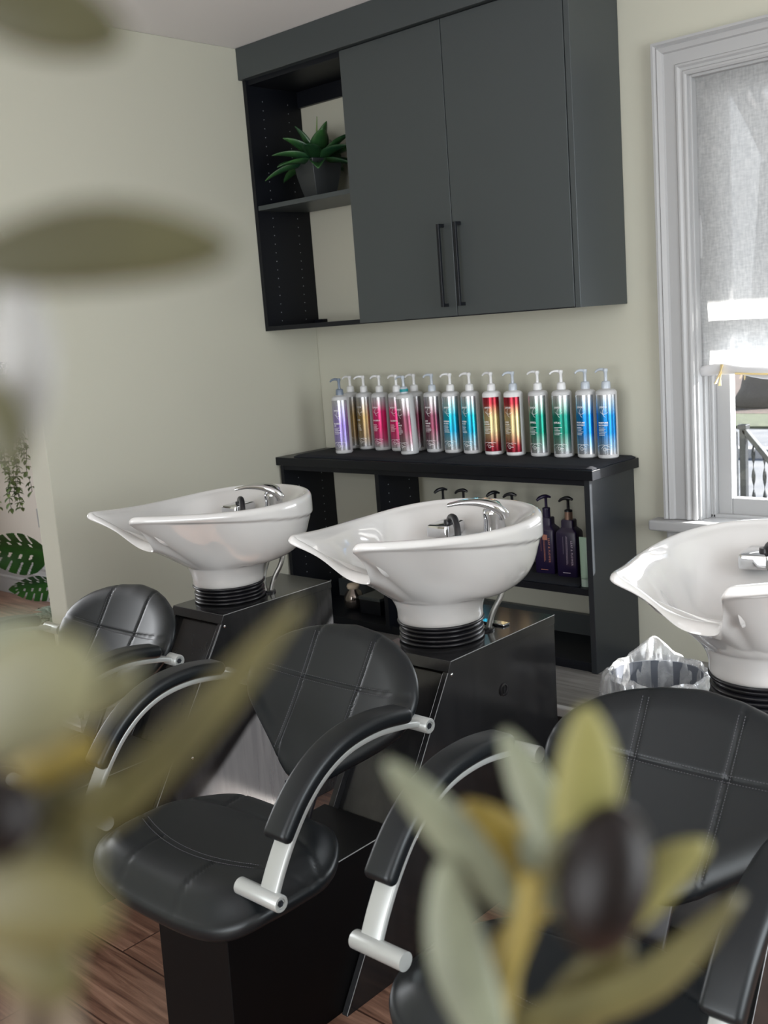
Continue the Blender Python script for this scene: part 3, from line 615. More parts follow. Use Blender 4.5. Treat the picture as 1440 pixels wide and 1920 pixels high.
bots = [ # kind, x, y, label turn, pump direction, pump, lean, label
 ('purple', 0.292, -0.205, 10, 20, 1, 0, 'purple foil pump bottle with grey nozzle, first at the left end of the row'),
 ('gold', 0.215, -0.060, -5, 5, 0, 0, 'gold foil pump bottle half hidden behind the purple bottle'),
 ('gold', 0.305, -0.070, -8, 55, 0, 0, 'gold foil pump bottle fully seen between the purple and pink bottles'),
 ('pink', 0.408, -0.082, -2, 18, 0, 0, 'pink pump bottle standing right beside the gold bottle'),
 ('pink', 0.508, -0.086, 2, 8, 0, 0, 'pink pump bottle overlapped by the leaning maroon bottle'),
 ('maroon', 0.640, -0.178, -14, 0, 2, 1, 'maroon foil pump bottle with teal tape on its neck, in front of the row'),
 ('maroon', 0.592, -0.070, 0, 10, 0, 0, 'maroon pump bottle mostly hidden behind the teal-taped bottle'),
 ('maroon', 0.702, -0.088, -4, 75, 2, 0, 'maroon foil pump bottle standing next to the first teal bottle'),
 ('teal', 0.800, -0.092, 4, 22, 0, 0, 'teal foil pump bottle nearest the maroon bottles'),
 ('teal', 0.896, -0.092, -8, 15, 0, 0, 'teal foil pump bottle beside the red and gold pair'),
 ('red', 1.008, -0.100, 2, 0, 0, 0, 'red and gold pump bottle with a long spout, next to the teal bottle'),
 ('red', 1.112, -0.104, -8, 60, 2, 0, 'red and gold pump bottle with a clear pump, next to the green bottle'),
 ('green', 1.224, -0.104, -4, 10, 0, 0, 'green foil pump bottle nearest the red and gold pair'),
 ('green', 1.328, -0.106, 2, 30, 0, 0, 'green foil pump bottle nearest the blue pair'),
 ('blue', 1.424, -0.098, -8, 60, 2, 0, 'blue foil pump bottle between the green bottle and the last blue one'),
 ('blue', 1.508, -0.098, 6, 5, 2, 0, 'blue foil pump bottle at the right end of the row'),
]
for kind, x, y, lt, pd, pk, lean, lb in bots:
    t_ = thing('pump_bottle', lb, 'bottle', (x+0.026, y, TZ), 0, 'salon pump bottles in a row on the counter')
    if lean: t_.rotation_euler = (0, R(-2.2), 0); t_.location.z += 0.0016
    lab, txt = bottle_meshes(kind)
    b_ = quick('bottle_body', BODYW if kind == 'red' else BODY, t_)
    l_ = quick('label', lab, t_); l_.rotation_euler.z = R(lt)
    p_ = quick('printing', txt, l_)
    q_ = quick('pump', (PUMP, PUMPB, PUMPC)[pk], t_); q_.rotation_euler.z = R(pd)
    if lean:
        bm = bmesh.new(); lathe(bm, [(0.0172, 0.252), (0.0178, 0.253), (0.0178, 0.262), (0.0172, 0.263)], 24, cap=False); obj('neck_tape', bm, mat('teal_tape', (0.01, 0.25, 0.28), 0.4), t_, smooth=True)
# dark purple square bottles and the tops of the others on the inner shelf
SZ = 0.5680
def square_bottle(lb, x, y, rz, col, band, pumpdir, writing, z=SZ, height=0.225, grp='dark pump bottles on the inner shelf'):
    t_ = thing('pump_bottle', lb, 'bottle', (x, y, z), R(rz), grp)
    bm = bmesh.new(); k = height/0.225; rings = []
    for a, b_, zq in ((0.039, 0.029, 0.0), (0.041, 0.031, 0.004), (0.041, 0.031, 0.160*k), (0.038, 0.028, 0.168*k), (0.027, 0.022, 0.178*k), (0.024, 0.020, 0.182*k), (0.024, 0.020, 0.205*k), (0.021, 0.018, 0.209*k)):
        rings.append([bm.verts.new((px, py, zq)) for px, py in rrect(a, b_, min(0.007, b_*0.4), 3)])
    for a, b_ in zip(rings, rings[1:]):
        for i in range(len(a)): bm.faces.new((a[i], a[(i+1) % len(a)], b_[(i+1) % len(a)], b_[i]))
    bm.faces.new(rings[0]); bm.faces.new(rings[-1]); obj('bottle_body', bm, col, t_, smooth=True, auto=35)
    bm = bmesh.new(); zc = 0.209*k
    lathe(bm, [(0, zc), (0.0145, zc), (0.0145, zc+0.028), (0, zc+0.028)], 20); obj('collar', bm, band, t_, smooth=True, auto=40)
    bm = bmesh.new(); z1 = zc+0.028
    lathe(bm, [(0, z1), (0.0150, z1), (0.0145, z1+0.006), (0.0055, z1+0.009), (0.0050, z1+0.040), (0.0075, z1+0.043), (0, z1+0.043)], 20)
    path = catmull([(-0.036, 0, z1+0.036), (-0.022, 0, z1+0.046), (0.0, 0, z1+0.050), (0.018, 0, z1+0.044)], 6)
    sweep(bm, path, rrect(0.0075, 0.005, 0.003, 2), up_=Vector((0, 0, 1)), scale=[(0.7+0.5*math.sin(math.pi*i/(len(path)-1)),)*2 for i in range(len(path))])
    q_ = obj('pump', bm, M_blackpl if col is not M_purple or band is M_rose else M_purple, t_, smooth=True, auto=50); q_.rotation_euler.z = R(pumpdir)
    if writing:
        V, F = text_verts('LEAF & FLOWER', 0.0105, 0.0002, 1.25); bm = bmesh.new()
        vs = [bm.verts.new((0.022+v[1], -0.0318, 0.090-v[0])) for v in V]
        for f in F:
            try: bm.faces.new([vs[i] for i in f])
            except ValueError: pass
        for (xa, xb, za, zb_) in ((0.004, 0.0052, 0.05, 0.150), (0.000, 0.0014, 0.045, 0.152), (-0.012, -0.0112, 0.085, 0.150), (-0.016, 0.014, 0.014, 0.0165)):
            v4 = [bm.verts.new(p) for p in ((xa, -0.0318, za), (xb, -0.0318, za), (xb, -0.0318, zb_), (xa, -0.0318, zb_))]; bm.faces.new(v4)
        if writing == 2:
            v4 = [bm.verts.new(p) for p in ((-0.004, -0.0319, 0.128), (0.016, -0.0319, 0.128), (0.016, -0.0319, 0.148), (-0.004, -0.0319, 0.148))]; bm.faces.new(v4)
        obj('printing', bm, M_copperink if writing == 2 else mat('lilac_ink', (0.42, 0.36, 0.46), 0.5), t_)
    return t_
square_bottle('dark purple square bottle with rose gold collar on the inner shelf', 1.405, -0.175, 6, M_purple, M_rose, 0, 1)
square_bottle('dark purple square bottle with plain purple pump, on the inner shelf', 1.303, -0.165, 4, M_purple, M_purple, 50, 2)
square_bottle('dark pump bottle with T-shaped black head, nearest the purple bottles', 1.150, -0.165, 0, M_blackpl, M_blackpl, 10, 0)
square_bottle('dark pump bottle with black head turned sideways, third above the basin rim', 1.060, -0.150, 0, M_blackpl, M_blackpl, 60, 0)
square_bottle('dark green pump bottle with wide head, second showing above the middle basin rim', 0.905, -0.150, 0, M_greenpl, M_greenpl, 10, 0)
square_bottle('dark green pump bottle with rose gold collar, beside the divider panel', 0.800, -0.150, 0, M_greenpl, M_rose, 60, 0)
t_ = thing('cream_tube', 'green and white squeeze tube standing at the right end of the inner shelf', 'tube', (1.522, -0.262, 0.5605))
bm = bmesh.new(); rg = []
for a, b_, z in ((0.017, 0.017, 0.028), (0.0175, 0.0175, 0.035), (0.019, 0.014, 0.09), (0.022, 0.003, 0.172), (0.022, 0.0015, 0.176)): rg.append([bm.verts.new((a*math.cos(q), b_*math.sin(q), z)) for q in [2*math.pi*i/20 for i in range(20)]])
for a, b_ in zip(rg, rg[1:]):
    for i in range(20): bm.faces.new((a[i], a[(i+1) % 20], b_[(i+1) % 20], b_[i]))
bm.faces.new(rg[0]); bm.faces.new(rg[-1]); obj('tube_body', bm, M_tube, t_, smooth=True)
bm = bmesh.new(); lathe(bm, [(0, 0), (0.0165, 0), (0.0165, 0.028), (0, 0.028)], 20); obj('cap', bm, mat('pale_green_cap', (0.4, 0.52, 0.46), 0.4), t_, smooth=True, auto=40)
t_ = thing('decorative_jar', 'small round dark metallic jar with cream lid on the bottom of the left bay', 'jar', (0.262, -0.165, 0.2925))
bm = bmesh.new(); lathe(bm, [(0, 0), (0.022, 0), (0.036, 0.010), (0.045, 0.030), (0.044, 0.055), (0.034, 0.076), (0.024, 0.086), (0.022, 0.092), (0, 0.092)], 28); obj('jar_body', bm, M_jar, t_, smooth=True, auto=60)
bm = bmesh.new(); lathe(bm, [(0, 0.092), (0.026, 0.092), (0.029, 0.102), (0.024, 0.112), (0, 0.116)], 24); obj('lid', bm, M_cream, t_, smooth=True, auto=60)
t_ = thing('storage_box', 'small dark box beside the round jar in the left bay', 'box', (0.40, -0.14, 0.2925)); obj('box_body', B(-0.06, 0.06, -0.07, 0.07, 0, 0.062), M_cabdark, t_, bevel=0.003); obj('lid', B(-0.063, 0.063, -0.073, 0.073, 0.062, 0.076), M_cab, t_, bevel=0.002)

# ------------------------------------------------------------------ shampoo station
def make_station(loc, label, group):
    st = thing('shampoo_station', label, 'shampoo station', loc, 0, group)
    # cabinet: slim sloped console behind the seat
    x0, x1 = -0.095, 0.151
    bm = bmesh.new(); t = 0.018
    side = [(0.30, 0.0), (0.295, 0.42), (0.30, 0.700), (-0.150, 0.700), (-0.597, 0.0)]
    prism(bm, side, x0, x0+t, 'x'); prism(bm, side, x1-t, x1, 'x')
    prism(bm, [(0.285, 0.02), (0.285, 0.690), (-0.135, 0.690), (-0.560, 0.02)], x0+t, x1-t, 'x')
    con = obj('console', bm, M_cons, st, bevel=0.001)
    bm = bmesh.new(); prism(bm, [(0.302, 0.682), (0.302, 0.706), (-0.153, 0.706), (-0.166, 0.682), (-0.150, 0.682), (-0.145, 0.700), (0.295, 0.700)][:4]+[(-0.166, 0.682)], x0-0.001, x1+0.001, 'x')
    obj('console_top', bm, M_cons, st, bevel=0.0012)
    bm = bmesh.new(); sweep(bm, [(x1+0.001, 0.302, 0.706), (x1+0.001, -0.153, 0.706)], rrect(0.0010, 0.0010, 0.0004, 1)); sweep(bm, [(x1, -0.166, 0.680), (x1, -0.597, 0.004)], rrect(0.0008, 0.0008, 0.0003, 1), up_=Vector((1, 0, 0)))
    obj('edge_banding', bm, M_edge, con)
    bm = bmesh.new(); n_ = 24
    for r1, r2, xx in ((0.0165, 0.0125, 0.0035),):
        ring = [[bm.verts.new((x1+dx, 0.053+rr*math.cos(a), 0.569+rr*math.sin(a))) for a in [2*math.pi*i/n_ for i in range(n_)]] for rr, dx in ((0.0170, 0), (0.0170, 0.003), (0.0135, 0.004), (0.0125, 0.001), (0.0, 0.001))]
        for a, b_ in zip(ring, ring[1:]):
            for i in range(n_): bm.faces.new((a[i], a[(i+1) % n_], b_[(i+1) % n_], b_[i]))
        box(bm, x1+0.001, x1+0.003, 0.050, 0.056, 0.560, 0.578)
    obj('cam_lock', bm, M_rubber, con, smooth=True, auto=40)
    for (yy, z_) in ((-0.152, 0.672), (-0.32, 0.315)):
        bm = bmesh.new(); ring = [[bm.verts.new((x1+dx, yy+rr*math.cos(a), z_+rr*math.sin(a))) for a in [2*math.pi*i/12 for i in range(12)]] for rr, dx in ((0.0045, 0), (0.004, 0.002), (0.0, 0.0025))]
        for a, b_ in zip(ring, ring[1:]):
            for i in range(12): bm.faces.new((a[i], a[(i+1) % 12], b_[(i+1) % 12], b_[i]))
        obj('screw', bm, M_chrome, con, smooth=True)
    # seat riser
    bm = bmesh.new(); prism(bm, [(-0.372, 0.356), (-0.885, 0.356), (-0.895, 0.0), (-0.59, 0.0)], x0-0.012, x1-0.020, 'x'); ri = obj('seat_riser', bm, M_riser, st, bevel=0.0015)
    bm = bmesh.new(); sweep(bm, [(x1-0.020, -0.372, 0.357), (x1-0.020, -0.885, 0.357)], rrect(0.0011, 0.0011, 0.0004, 1)); obj('edge_banding', bm, M_edge, ri)
    # seat cushion
    def seat_outline(a):      # superellipse, wider at the front corners
        c, s = math.cos(a), math.sin(a); p = 4.2
        rr = (abs(c)**p+abs(s)**p)**(-1/p); x = 0.276*rr*c; y = 0.198*rr*s
        x *= 1.0-0.26*smooth(0.00, 0.196, y)**1.3; x += 0.015           # narrower at the back
        return x, y
    cy = -0.788; nth, nr = 180, 46; bm = bmesh.new()
    def ztop(x, y):
        z = 0.494-0.012*math.cos(x*6)+0.0  # slight saddle
        z -= 0.030*smooth(-0.08, -0.22, y)**1.6        # waterfall front edge
        z += 0.010*smooth(0.05, 0.22, y)
        return z
    def groove(d, w_=0.0035, dep=0.0035): return -dep*math.exp(-(d/w_)**2)
    rings = []
    for k_ in range(nr+1):
        s = k_/nr; row = []
        for i in range(nth):
            a = 2*math.pi*i/nth; ox, oy = seat_outline(a); x, y = ox*s, oy*s
            z = ztop(x, y)-0.036*smooth(0.70, 1.0, s)**2.0
            fy = -0.080+0.9*x*x
            z += groove(y-fy)
            if y < fy: z += groove(abs(x)-0.095)
            z += groove(y-0.105+0.9*x*x)
            if y > 0.105-0.9*x*x: z += groove(abs(x)-0.09)
            row.append(bm.verts.new((x, cy+y, z)) if k_ else None)
        if k_ == 0: row = [bm.verts.new((0, cy, ztop(0, 0)))]
        rings.append(row)
    for s, dz in ((1.012, 0.020), (1.008, 0.040), (0.985, 0.056), (0.93, 0.062), (0.0, 0.062)):
        row = []
        for i in range(nth):
            a = 2*math.pi*i/nth; ox, oy = seat_outline(a); z = ztop(ox, oy)-0.036-dz*(0.55)
            row.append(bm.verts.new((ox*s, cy+oy*s, z)))
            if s == 0.0: break
        rings.append(row)
    for a, b_ in zip(rings, rings[1:]):
        for i in range(nth):
            j = (i+1) % nth
            if len(a) == 1: bm.faces.new((a[0], b_[i], b_[j]))
            elif len(b_) == 1: bm.faces.new((a[i], a[j], b_[0]))
            else: bm.faces.new((a[i], a[j], b_[j], b_[i]))
    seat = obj('seat', bm, M_leather, st, smooth=True)
    bm = B(-0.10, 0.10, cy-0.10, cy+0.14, 0.357, 0.400); obj('seat_frame', bm, M_rubber, st, bevel=0.003)
    # stitching along the seams
    bm = bmesh.new()
    def stitch(fn, n_, off_):
        for q in range(n_):
            p = fn((q+0.2)/n_, off_); p2 = fn((q+0.75)/n_, off_)
            sweep(bm, [p, p2], rrect(0.0006, 0.0005, 0.0002, 1))
    for off_ in (-0.007, 0.007):
        stitch(lambda s_, o_: (lambda x: (x, cy-0.080+0.9*x*x+o_, ztop(x, -0.080+0.9*x*x+o_)-0.050*smooth(0.62, 1, abs(x)/0.262)**2.2+0.0006))(-0.215+0.43*s_), 80, off_)
    obj('stitching', bm, M_thread, seat)
    # backrest: shield shaped, wrapped around the sitter
    tw = [0.0, 0.010, 0.030, 0.060, 0.092, 0.125, 0.160, 0.200, 0.240, 0.275, 0.305, 0.335, 0.360, 0.378, 0.388]
    ww = [0.0, 0.046, 0.078, 0.118, 0.162, 0.207, 0.248, 0.268, 0.268, 0.254, 0.230, 0.192, 0.140, 0.080, 0.0]
    def half(t_):
        return max(0.0, interp(tw, ww, t_))
    T_ = Vector((0, 0.60, 0.80)); Nf = Vector((0, -0.80, 0.60)); base = Vector((0.030, -0.570, 0.520))
    cen = (0.0, 0.205); nth2, nr2 = 180, 46; bm = bmesh.new()
    outl = []
    dense = [(half(t_), t_) for t_ in [0.42*i/400 for i in range(401)]]
    def bound(a):            # radial distance from centre to the outline at angle a
        c, s = math.cos(a), math.sin(a); lo, hi = 0, 0.4
        for _ in range(30):
            m_ = (lo+hi)/2; x, t_ = m_*c, cen[1]+m_*s
            if 0 <= t_ <= 0.388 and abs(x) <= half(t_): lo = m_
            else: hi = m_
        return lo
    bd = [bound(2*math.pi*i/nth2) for i in range(nth2)]
    bd = [(bd[i-2]+bd[i-1]*2+bd[i]*3+bd[(i+1) % nth2]*2+bd[(i+2) % nth2])/9 for i in range(nth2)]
    def P3(x, t_, d): 
        wrap = 0.45*x*x; lum = -0.008*math.cos((t_-0.16)*9)
        return base+T_*t_+Vector((x, 0, 0))+Nf*(wrap+lum+d)
    rings = []
    for side_ in (1, -1):
        for k_ in (range(nr2+1) if side_ == 1 else range(nr2-1, -1, -6)):
            s = k_/nr2; row = []
            for i in range(nth2):
                a = 2*math.pi*i/nth2; x, t_ = s*bd[i]*math.cos(a), cen[1]+s*bd[i]*math.sin(a)
                d = 0.026*math.sqrt(max(0, 1-max(0, (s-0.72)/0.28)**2))
                if side_ == 1:
                    sv = 0.086+0.02*(t_-0.05)
                    d += groove(abs(x)-sv, 0.0032, 0.004)+groove(t_-(0.236+0.04*x*x), 0.0032, 0.004)
                    d += 0.006*math.sin(min(1, max(0, s))*math.pi*0.5)*0
                else: d = -d*1.05
                row.append(bm.verts.new(P3(x, t_, d)))
                if k_ == 0: break
            rings.append(row)
    for a, b_ in zip(rings, rings[1:]):
        for i in range(nth2):
            j = (i+1) % nth2
            if len(a) == 1: bm.faces.new((a[0], b_[i], b_[j]))
            elif len(b_) == 1: bm.faces.new((a[i], a[j], b_[0]))
            else: bm.faces.new((a[i], a[j], b_[j], b_[i]))
    back = obj('backrest', bm, M_leather, st, smooth=True)
    bm = bmesh.new()
    def bst(x, t_): 
        s_ = 0.6; return P3(x, t_, 0.0268-0.0012)
    for off_ in (-0.006, 0.006):
        for q in range(70):
            xa = -0.20+0.40*q/70; xb = xa+0.0030; sweep(bm, [bst(xa, 0.236+0.04*xa*xa+off_), bst(xb, 0.236+0.04*xb*xb+off_)], rrect(0.0006, 0.0005, 0.0002, 1))
        for sg in (-1, 1):
            for q in range(58):
                ta = 0.06+0.29*q/58; tb = ta+0.0030
                sweep(bm, [bst(sg*(0.086+0.02*(ta-0.05))+off_, ta), bst(sg*(0.086+0.02*(tb-0.05))+off_, tb)], rrect(0.0006, 0.0005, 0.0002, 1), up_=Vector((1, 0, 0)))
    obj('stitching', bm, M_thread, back)
    bm = bmesh.new(); sweep(bm, [base+T_*0.12-Nf*0.030, base+T_*0.02-Nf*0.034, Vector((0.03, -0.575, 0.44)), Vector((0.03, -0.60, 0.36))], rrect(0.030, 0.005, 0.002, 1), up_=Vector((0, -1, 0))); obj('back_bracket', bm, M_rubber, st)
    bm = bmesh.new(); 
    for dx in (-0.010, 0.006): box(bm, dx, dx+0.006, base.y-0.006, base.y-0.001, 0.492, 0.520)
    obj('zip_pull', bm, M_rubber, back)
    # arm frames with padded tops
    arc = catmull([(-0.470, 0.692), (-0.52, 0.706), (-0.60, 0.716), (-0.68, 0.710), (-0.745, 0.690), (-0.800, 0.650), (-0.845, 0.600), (-0.880, 0.548), (-0.905, 0.500)], 6) if False else None
    yz = catmull([(0, -0.462, 0.686), (0, -0.52, 0.702), (0, -0.60, 0.714), (0, -0.68, 0.710), (0, -0.745, 0.688), (0, -0.800, 0.650), (0, -0.845, 0.600), (0, -0.880, 0.548), (0, -0.906, 0.500)], 7)
    for sg in (-1, 1):
        X = sg*0.305
        bm = bmesh.new(); path = [Vector((X, p.y, p.z)) for p in yz]
        n_ = len(path)
        sweep(bm, path, rrect(0.0065, 0.0225, 0.003, 2), up_=Vector((1, 0, 0)), scale=[(1, 0.75+0.25*smooth(0, 0.2, i/n_)) for i in range(n_)])
        fr_ = obj('arm_frame', bm, M_silver, st, smooth=True, auto=50)
        for (yy, z_, xa, xb) in ((-0.457, 0.684, 0.255, 0.338), (-0.909, 0.495, 0.225, 0.342)):
            bm = bmesh.new(); rg = []
            prof = [(0.0, xa), (0.0165, xa), (0.0165, xb-0.002), (0.0150, xb), (0.0105, xb), (0.0100, xb-0.004), (0.0, xb-0.004)]
            for rr, xx in prof: rg.append([bm.verts.new((sg*xx, yy+rr*math.cos(a), z_+rr*math.sin(a))) for a in [2*math.pi*i/24 for i in range(24)]])
            for a, b_ in zip(rg, rg[1:]):
                for i in range(24): bm.faces.new((a[i], a[(i+1) % 24], b_[(i+1) % 24], b_[i]))
            obj('pivot_tube', bm, M_silver, fr_, smooth=True, auto=40)
            bm = bmesh.new(); rg = [[bm.verts.new((sg*xx, yy+rr*math.cos(a), z_+rr*math.sin(a))) for a in [2*math.pi*i/6 for i in range(6)]] for rr, xx in ((0.0068, xb-0.004), (0.0068, xb-0.0015), (0.0036, xb-0.0015), (0.0034, xb-0.003), (0.0, xb-0.003))]
            for a, b_ in zip(rg, rg[1:]):
                for i in range(6): bm.faces.new((a[i], a[(i+1) % 6], b_[(i+1) % 6], b_[i]))
            obj('bolt', bm, M_bolt, fr_)
        bm = bmesh.new(); i0, i1 = int(n_*0.14), int(n_*0.76); pp = []
        for i in range(i0, i1+1):
            T2 = (path[min(i+1, n_-1)]-path[i-1]).normalized(); Nn = Vector((0, T2.z, -T2.y)); pp.append(path[i]+Nn*0.0225)
        e0 = (pp[0]-pp[1]).normalized(); e1 = (pp[-1]-pp[-2]).normalized()
        head = [pp[0]+e0*0.012*math.cos(a_) for a_ in (0, 0.5, 1.0, 1.35)]; tail = [pp[-1]+e1*0.012*math.cos(a_) for a_ in (1.35, 1.0, 0.5, 0)]
        sh_ = [math.sin(a_) for a_ in (0.25, 0.6, 1.05, 1.35)]
        scl = [(0.55*q+0.45*q, 0.75+0.25*q) for q in sh_]+[(1, 1)]*len(pp)+[(q, 0.75+0.25*q) for q in sh_[::-1]]
        sweep(bm, head+pp+tail, rrect(0.0165, 0.0315, 0.0125, 5), up_=Vector((1, 0, 0)), scale=scl)
        obj('arm_pad', bm, M_leather, fr_, smooth=True, auto=60)
    # ---------------- basin
    # rim control points (x, forward v, z); forward = -y, relative to the collar centre
    half_pts = [(0.0, 0.262, 0.934), (0.044, 0.272, 0.942), (0.076, 0.306, 0.976), (0.094, 0.360, 1.020), (0.104, 0.404, 1.048), (0.124, 0.370, 1.046), (0.150, 0.290, 1.036), (0.186, 0.190, 1.026), (0.216, 0.085, 1.019), (0.231, -0.03, 1.017), (0.220, -0.130, 1.020), (0.176, -0.210, 1.024), (0.098, -0.258, 1.027), (0.0, -0.273, 1.028)]
    half_ang = [90, 84, 78, 72, 67, 62, 54, 42, 24, 0, -24, -46, -68, -90]
    ctrl = half_pts+[(-x, v, z) for x, v, z in half_pts[-2:0:-1]]
    dn_ = catmull(ctrl, 24, closed=True)
    ctl_a = half_ang+[-180-q for q in half_ang[-2:0:-1]]+[-270]
    da_ = [p.x for p in catmull([(q, 0, 0) for q in ctl_a], 24)][:len(dn_)]
    nd = len(dn_)
    for _ in range(60):
        dn_ = [dn_[i]*0.5+(dn_[i-1]+dn_[(i+1) % nd])*0.25 for i in range(nd)]
        da_ = [da_[i] if i in (0, nd-1) else da_[i]*0.5+(da_[i-1]+da_[i+1])*0.25 for i in range(nd)]
    cum = [0.0]
    for i in range(nd): cum.append(cum[-1]+(dn_[(i+1) % nd]-dn_[i]).length)
    NR = 168; rim = []; ang = []; da2 = da_+[-270.0]
    for q in range(NR):
        L_ = cum[-1]*q/NR; i = max(k for k in range(nd) if cum[k] <= L_+1e-9); f = (L_-cum[i])/(cum[i+1]-cum[i])
        rim.append(dn_[i].lerp(dn_[(i+1) % nd], f)); ang.append(R(da2[i]+(da2[i+1]-da2[i])*f))
    fw_ = [smooth(0.20, 0.32, p.y)*smooth(1.04, 0.96, p.z) for p in rim]      # 1 at the neck notch
    rows = []
    # outward normal in plan
    nor = []
    for i in range(NR):
        T2 = rim[(i+1) % NR]-rim[i-1]; nv = Vector((-T2.y, T2.x, 0)); 
        if nv.length < 1e-6: nv = Vector((rim[i].x, rim[i].y, 0))
        nv.normalize()
        
        nor.append(nv)
    for _ in range(4): nor = [(nor[i-2]+nor[i-1]+nor[i]+nor[(i+1) % NR]+nor[(i+2) % NR]).normalized() for i in range(NR)]
    colr = 0.112
    # collar point for each rim sample: same bearing from the centre
    def coll(i, rr, z, vo=0.0): 
        a = ang[i]; return Vector((rr*math.cos(a), rr*math.sin(a)+vo, z))
    outer = []
    # inner rows, centre to rim
    inner_s = [0.0, 0.2, 0.4, 0.58, 0.72, 0.82, 0.90, 0.955]
    C0 = Vector((0, 0.02, 0))
    for s in inner_s:
        row = []
        for i in range(NR):
            p = rim[i]; q = C0+(Vector((p.x, p.y, 0))-nor[i]*0.014-C0)*s
            # floor height: deep bowl in front, flat tap deck behind
            deck = smooth(0.02, -0.12, q.y); zf = 0.865*(1-deck)+0.952*deck+0.062*smooth(0.06, 0.24, q.y)
            zrim = p.z
            tt = smooth(0.50 if fw_[i] > 0.5 else 0.62, 1.0, s)
            z = zf+(zrim-0.010-zf)*tt**1.5
            row.append(Vector((q.x, q.y, z)))
        rows.append(row)
    for dn, dz in ((-0.014, -0.009), (-0.010, -0.003), (-0.003, 0.0), (0.005, -0.0015), (0.011, -0.008), (0.013, -0.016)):
        rows.append([Vector((rim[i].x, rim[i].y, rim[i].z+dz*(1+fw_[i]*0.6)))+nor[i]*dn*(1+fw_[i]*0.9) for i in range(NR)])
    last = rows[-1]; NB = 64; ao = [smooth(-0.06, 0.24, p.y) for p in rim]
    for k_ in range(1, NB+1):
        t_ = (k_/NB); row = []
        for i in range(NR):
            A = last[i]; Cc = coll(i, 0.130, 0.826); rad = Vector((math.cos(ang[i]), math.sin(ang[i]), 0)); h1 = (A.z-0.826)
            out_ = max(0.0, (Vector((A.x, A.y, 0)).length-0.130))
            f_ = smooth(0.26, 0.38, A.y) if abs(A.x) > 0.05 else 0
            fu = 1-ao[i]; P1 = (A.lerp(Cc, 0.36)+Vector((0, 0, 0.012))).lerp(A+Vector((0, 0, -h1*0.80)), fu); P2 = A.lerp(Cc, 0.72).lerp(Cc+rad*out_*0.68+Vector((0, 0, 0.004)), fu)
            q = A*(1-t_)**3+P1*3*t_*(1-t_)**2+P2*3*t_*t_*(1-t_)+Cc*t_**3
            drop = rim[i].z-q.z; step = interp([-0.27, -0.15, 0.0, 0.15, 0.36], [0.074, 0.064, 0.044, 0.032, 0.022], A.y)
            bl = (1-smooth(step, step+0.030, drop))*(1-smooth(-0.12, 0.12, A.y)); q = Vector((q.x+(A.x-q.x)*bl, q.y+(A.y-q.y)*bl, q.z))
            q = q-nor[i]*0.0085*smooth(step-0.002, step+0.002, drop)*(1-0.8*smooth(0.20, 0.36, A.y))*(1-fw_[i])*(1-smooth(0.5, 0.95, t_))
            row.append(q)
        rows.append(row)
    for _ in range(6):
        for k_ in range(len(rows)-NB, len(rows)-2):
            cur = rows[k_]; w_ = [0.25*ao[i] for i in range(NR)]
            rows[k_] = [cur[i]*(1-2*w_[i])+(cur[i-1]+cur[(i+1) % NR])*w_[i] for i in range(NR)]
    for rr, z in ((0.127, 0.822), (0.121, 0.812), (0.115, 0.797), (0.112, 0.782), (0.113, 0.770), (0.112, 0.763), (0.108, 0.758), (0.09, 0.757)):
        rows.append([coll(i, rr, z) for i in range(NR)])
    bm = bmesh.new(); V = []
    for k_, row in enumerate(rows):
        if k_ == 0:
            c_ = bm.verts.new((C0.x, -C0.y, row[0].z)); V.append([c_]); continue
        V.append([bm.verts.new((p.x, -p.y, p.z)) for p in row])
    for a, b_ in zip(V, V[1:]):
        for i in range(NR):
            j = (i+1) % NR
            if len(a) == 1: bm.faces.new((a[0], b_[i], b_[j]))
            else: bm.faces.new((a[i], a[j], b_[j], b_[i]))
    bas = obj('basin', bm, M_ceramic, st, smooth=True); mo = bas.modifiers.new('sub', 'SUBSURF'); mo.levels = 1; mo.render_levels = 1
    bm = bmesh.new(); lathe(bm, [(0, 0.866), (0.030, 0.866), (0.032, 0.868), (0.026, 0.870), (0, 0.869)], 24, 0, -0.02); obj('drain', bm, M_chrome, bas, smooth=True)
    # bellows
    bm = bmesh.new(); prof = []; zq = 0.706
    for k_ in range(5):
        r_ = 0.112-0.004*(k_ % 2)+0.002*math.sin(k_*2.0)
        prof += [(r_-0.010, zq+k_*0.0115), (r_, zq+k_*0.0115+0.003), (r_+0.001, zq+k_*0.0115+0.006), (r_, zq+k_*0.0115+0.009)]
    prof = [(0.05, 0.7065)]+prof+[(0.104, 0.763), (0.05, 0.764)]
    lathe(bm, prof, 48); obj('bellows', bm, M_rubber, st, smooth=True, auto=70)
    # mixer tap
    fx, fy, fz = 0.080, 0.150, 0.955
    bm = bmesh.new(); lathe(bm, [(0, fz-0.010), (0.031, fz-0.010), (0.031, fz+0.006), (0.0300, fz+0.010), (0.0275, fz+0.045), (0.0300, fz+0.060), (0.028, fz+0.070), (0.015, fz+0.078), (0, fz+0.080)], 32, fx, fy); tap = obj('tap', bm, M_chrome, bas, smooth=True, auto=60)
    bm = bmesh.new(); path = catmull([(fx+0.020, fy+0.012, fz+0.050), (fx+0.010, fy+0.000, fz+0.076), (fx-0.022, fy-0.020, fz+0.090), (fx-0.065, fy-0.045, fz+0.092), (fx-0.100, fy-0.066, fz+0.086)], 7)
    m_ = len(path); sweep(bm, path, rrect(0.026, 0.0105, 0.009, 4), scale=[(1.2-0.62*smooth(0.2, 1, i/(m_-1)), 1.3-0.9*smooth(0.1, 1, i/(m_-1))) for i in range(m_)]); obj('tap_lever', bm, M_chrome, tap, smooth=True, auto=60)
    # spray hose block
    bm = bmesh.new(); rg = []
